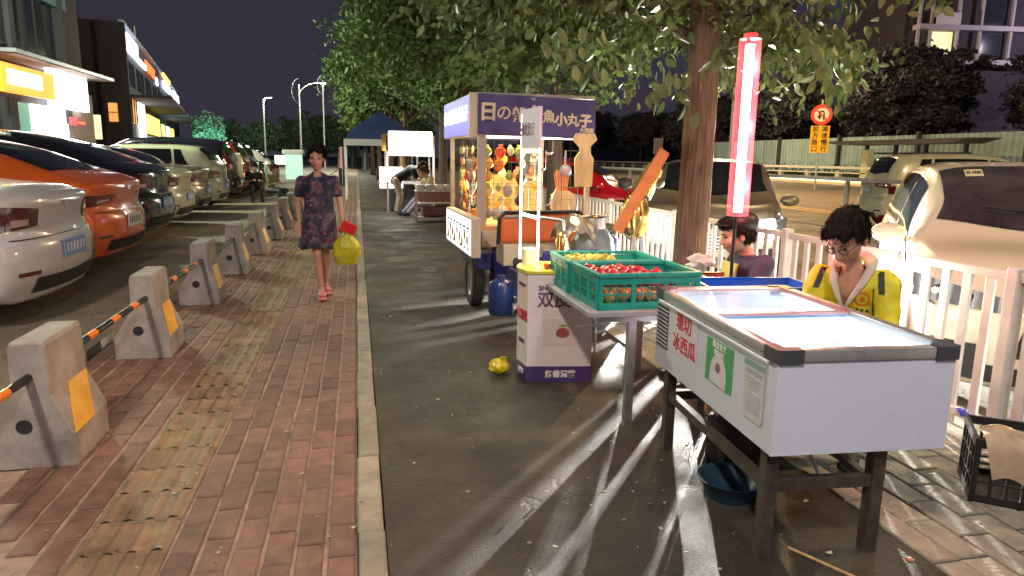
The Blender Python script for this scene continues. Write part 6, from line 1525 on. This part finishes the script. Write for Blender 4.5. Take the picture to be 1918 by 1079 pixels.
# apartment block
ab = thing('apartment_block', 'grey apartment block at the top right with one lit flat', 'building', (53,60,0), R(-8))
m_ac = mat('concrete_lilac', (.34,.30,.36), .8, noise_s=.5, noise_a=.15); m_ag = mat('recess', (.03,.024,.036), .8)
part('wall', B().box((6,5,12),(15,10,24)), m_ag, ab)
for k, z in enumerate((11.2,14.3,17.4,20.5,23.4)):
    part('balcony_slab', B().box((5.6,-.5,z),(12.6,1.2,.45)), m_ac, ab)
    for x in (-.5,.7,3.4,5.7,8.8,11.6): part('column', B().box((x,-.6,z+1.6),(.22,.3,2.7)), m_ac, ab)
    if z < 14: 
        w_ = part('lit_window', B().box((2.1,-.15,z+1.75),(2.3,.2,2.1)), em('flat_glow', (.60,.60,.30), .95), ab); part('rail', B().box((2.4,-.3,z+1.05),(1.5,.05,.06)).box((1.7,-.3,z+.85),(.05,.05,.45)), m_ac, w_)
    else: part('balcony_panel', B().box((2.1,-1.05,z+.75),(2.4,.1,1.1)), mat('panel_pale', (.5,.47,.5), .7), ab)
    part('window', B().box((7.2,-.1,z+1.7),(2.4,.15,2.0)), m_win, ab)
# ================================================================ FAR STALLS
ls = thing('lit_stall', 'far food stall with a blank glowing white lightbox beside the blue canopy', 'stall', (1.42,19.2,0))
part('lightbox', B().box((0,0,1.83),(1.16,.15,.64),bev=.02), em('stall_white', (1,.98,.90), 3.0), ls); part('lower_box', B().box((-.52,.1,.92),(.62,.1,.56)), em('stall_white2', (1,.98,.93), 2.4), ls)
for x in (-.62,.62): part('post', B().box((x,0,1.0),(.05,.05,2.1)), m_post, ls); part('post', B().box((x,1.2,1.0),(.05,.05,2.1)), m_post, ls)
part('counter', B().box((-.1,.5,.78),(1.5,1.2,.05)), m_alu, ls); part('cabinet', B().box((0,.6,.4),(1.1,.9,.7)), m_bd, ls); part('side_panel', B().box((-.68,.0,1.85),(.16,.05,.44)), mat('menu_orange', (.6,.32,.10), .5), ls)
lamp('AREA', (0,-.3,1.7), 60, (1,.97,.88), .9, ls, (R(30),0,0))
tn = thing('blue_canopy', 'dark blue pop up canopy tent with white legs in the distance', 'canopy', (.65,26,0))
m_can = mat('canopy_blue', (.012,.03,.12), .7, noise_s=2, noise_a=.3)
def tent(u, v):
    x = -1.05+2.5*u; y = -1.2+2.4*v; q = max(abs((x-.2)/1.25), abs(y/1.2)); return (x, y, 2.02+1.05*(1-q)**.75)
part('roof', B().grid(tent, 24, 20), m_can, tn, False); part('valance', B().box((.2,-1.21,1.94),(2.5,.02,.22)).box((-1.06,0,1.94),(.02,2.4,.22)), mat('valance_white', (.5,.48,.5), .6), tn)
for x in (-1.03,1.42):
    for y in (-1.18,1.18): part('leg', B().box((x,y,.98),(.06,.06,1.96)), m_inkw, tn)
for i, (x, cc, lab) in enumerate(((-1.15,(.55,.35,.35),'pale pink garment hanging at the left leg of the blue canopy'),(-.75,(.04,.04,.05),'black garment hanging inside the blue canopy'),(-.35,(.12,.13,.14),'grey garment hanging inside the blue canopy'),(.9,(.6,.42,.25),'peach garment hanging inside the blue canopy'))):
    ware('garment', lab, 'garment', B().grid(lambda u, v: ((-.14+.28*u)*(.6+.5*v), .05*math.sin(u*9), -.75*v), 8, 8), mat('garment_%d' % i, cc, .8), (.65+x, 25.0, 1.78), None, None, True)
ware('trousers', 'dark trousers hanging below the pale pink garment', 'trousers', B().box((-.06,0,-.3),(.11,.06,.62),bev=.02).box((.07,0,-.3),(.11,.06,.62),bev=.02), m_tb, (-.5,25.0,1.05))
ct = thing('snack_cart', 'small wheeled cart with clear boxes on top beside the bending man', 'cart', (1.75,16.4,0))
for x in (-.42,.42):
    for y in (-.22,.22): part('leg', B().box((x,y,.35),(.03,.03,.7)), mat('cart_pink', (.45,.36,.36), .4), ct)
part('shelf', B().box((0,0,.42),(.84,.46,.02)), m_post, ct); part('shelf', B().box((0,0,.10),(.84,.46,.02)), m_post, ct); part('cart_top', B().box((0,0,.71),(.9,.5,.02)), m_alu, ct)
part('front_board', B().box((0,-.235,.58),(.8,.01,.24)), mat('board_brown', (.26,.15,.11), .6), ct); part('bundle', B().box((0,0,.24),(.6,.36,.22),bev=.04), mat('bundle_maroon', (.18,.08,.09), .7), ct)
for i in range(4): ware('clear_box', 'clear plastic snack box on the small wheeled cart, %s from the left' % NUM[i], 'box', B().box((0,0,.07),(.18,.3,.14),bev=.01), mat('box_frost', (.6,.6,.58), .2), (1.42+.22*i,16.4,.722), 'clear boxes on the small cart')
kt = thing('glass_booth', 'pale green lit glass booth far left of the woman', 'booth', (-2.75,33,0))
part('cabin', B().box((0,0,.95),(.7,.6,1.1),bev=.03), em('booth_glow', (.35,.62,.45), .8), kt); part('roof', B().box((0,0,1.6),(.9,.8,.2),bev=.05), mat('booth_roof', (.6,.6,.6), .5), kt); part('side_box', B().box((-.6,0,1.25),(.4,.4,.4)), em('booth_cream', (1,.95,.7), 1.0), kt)
ware('white_post', 'white concrete pole rising behind the navy banner of the food cart', 'pole', B().tube([(0,0,0),(0,0,4),(0,0,8.5)], [.13,.11,.09], 16), mat('pole_white', (.55,.52,.46), .6, noise_s=5, noise_a=.15), (3.05,12.3,0))
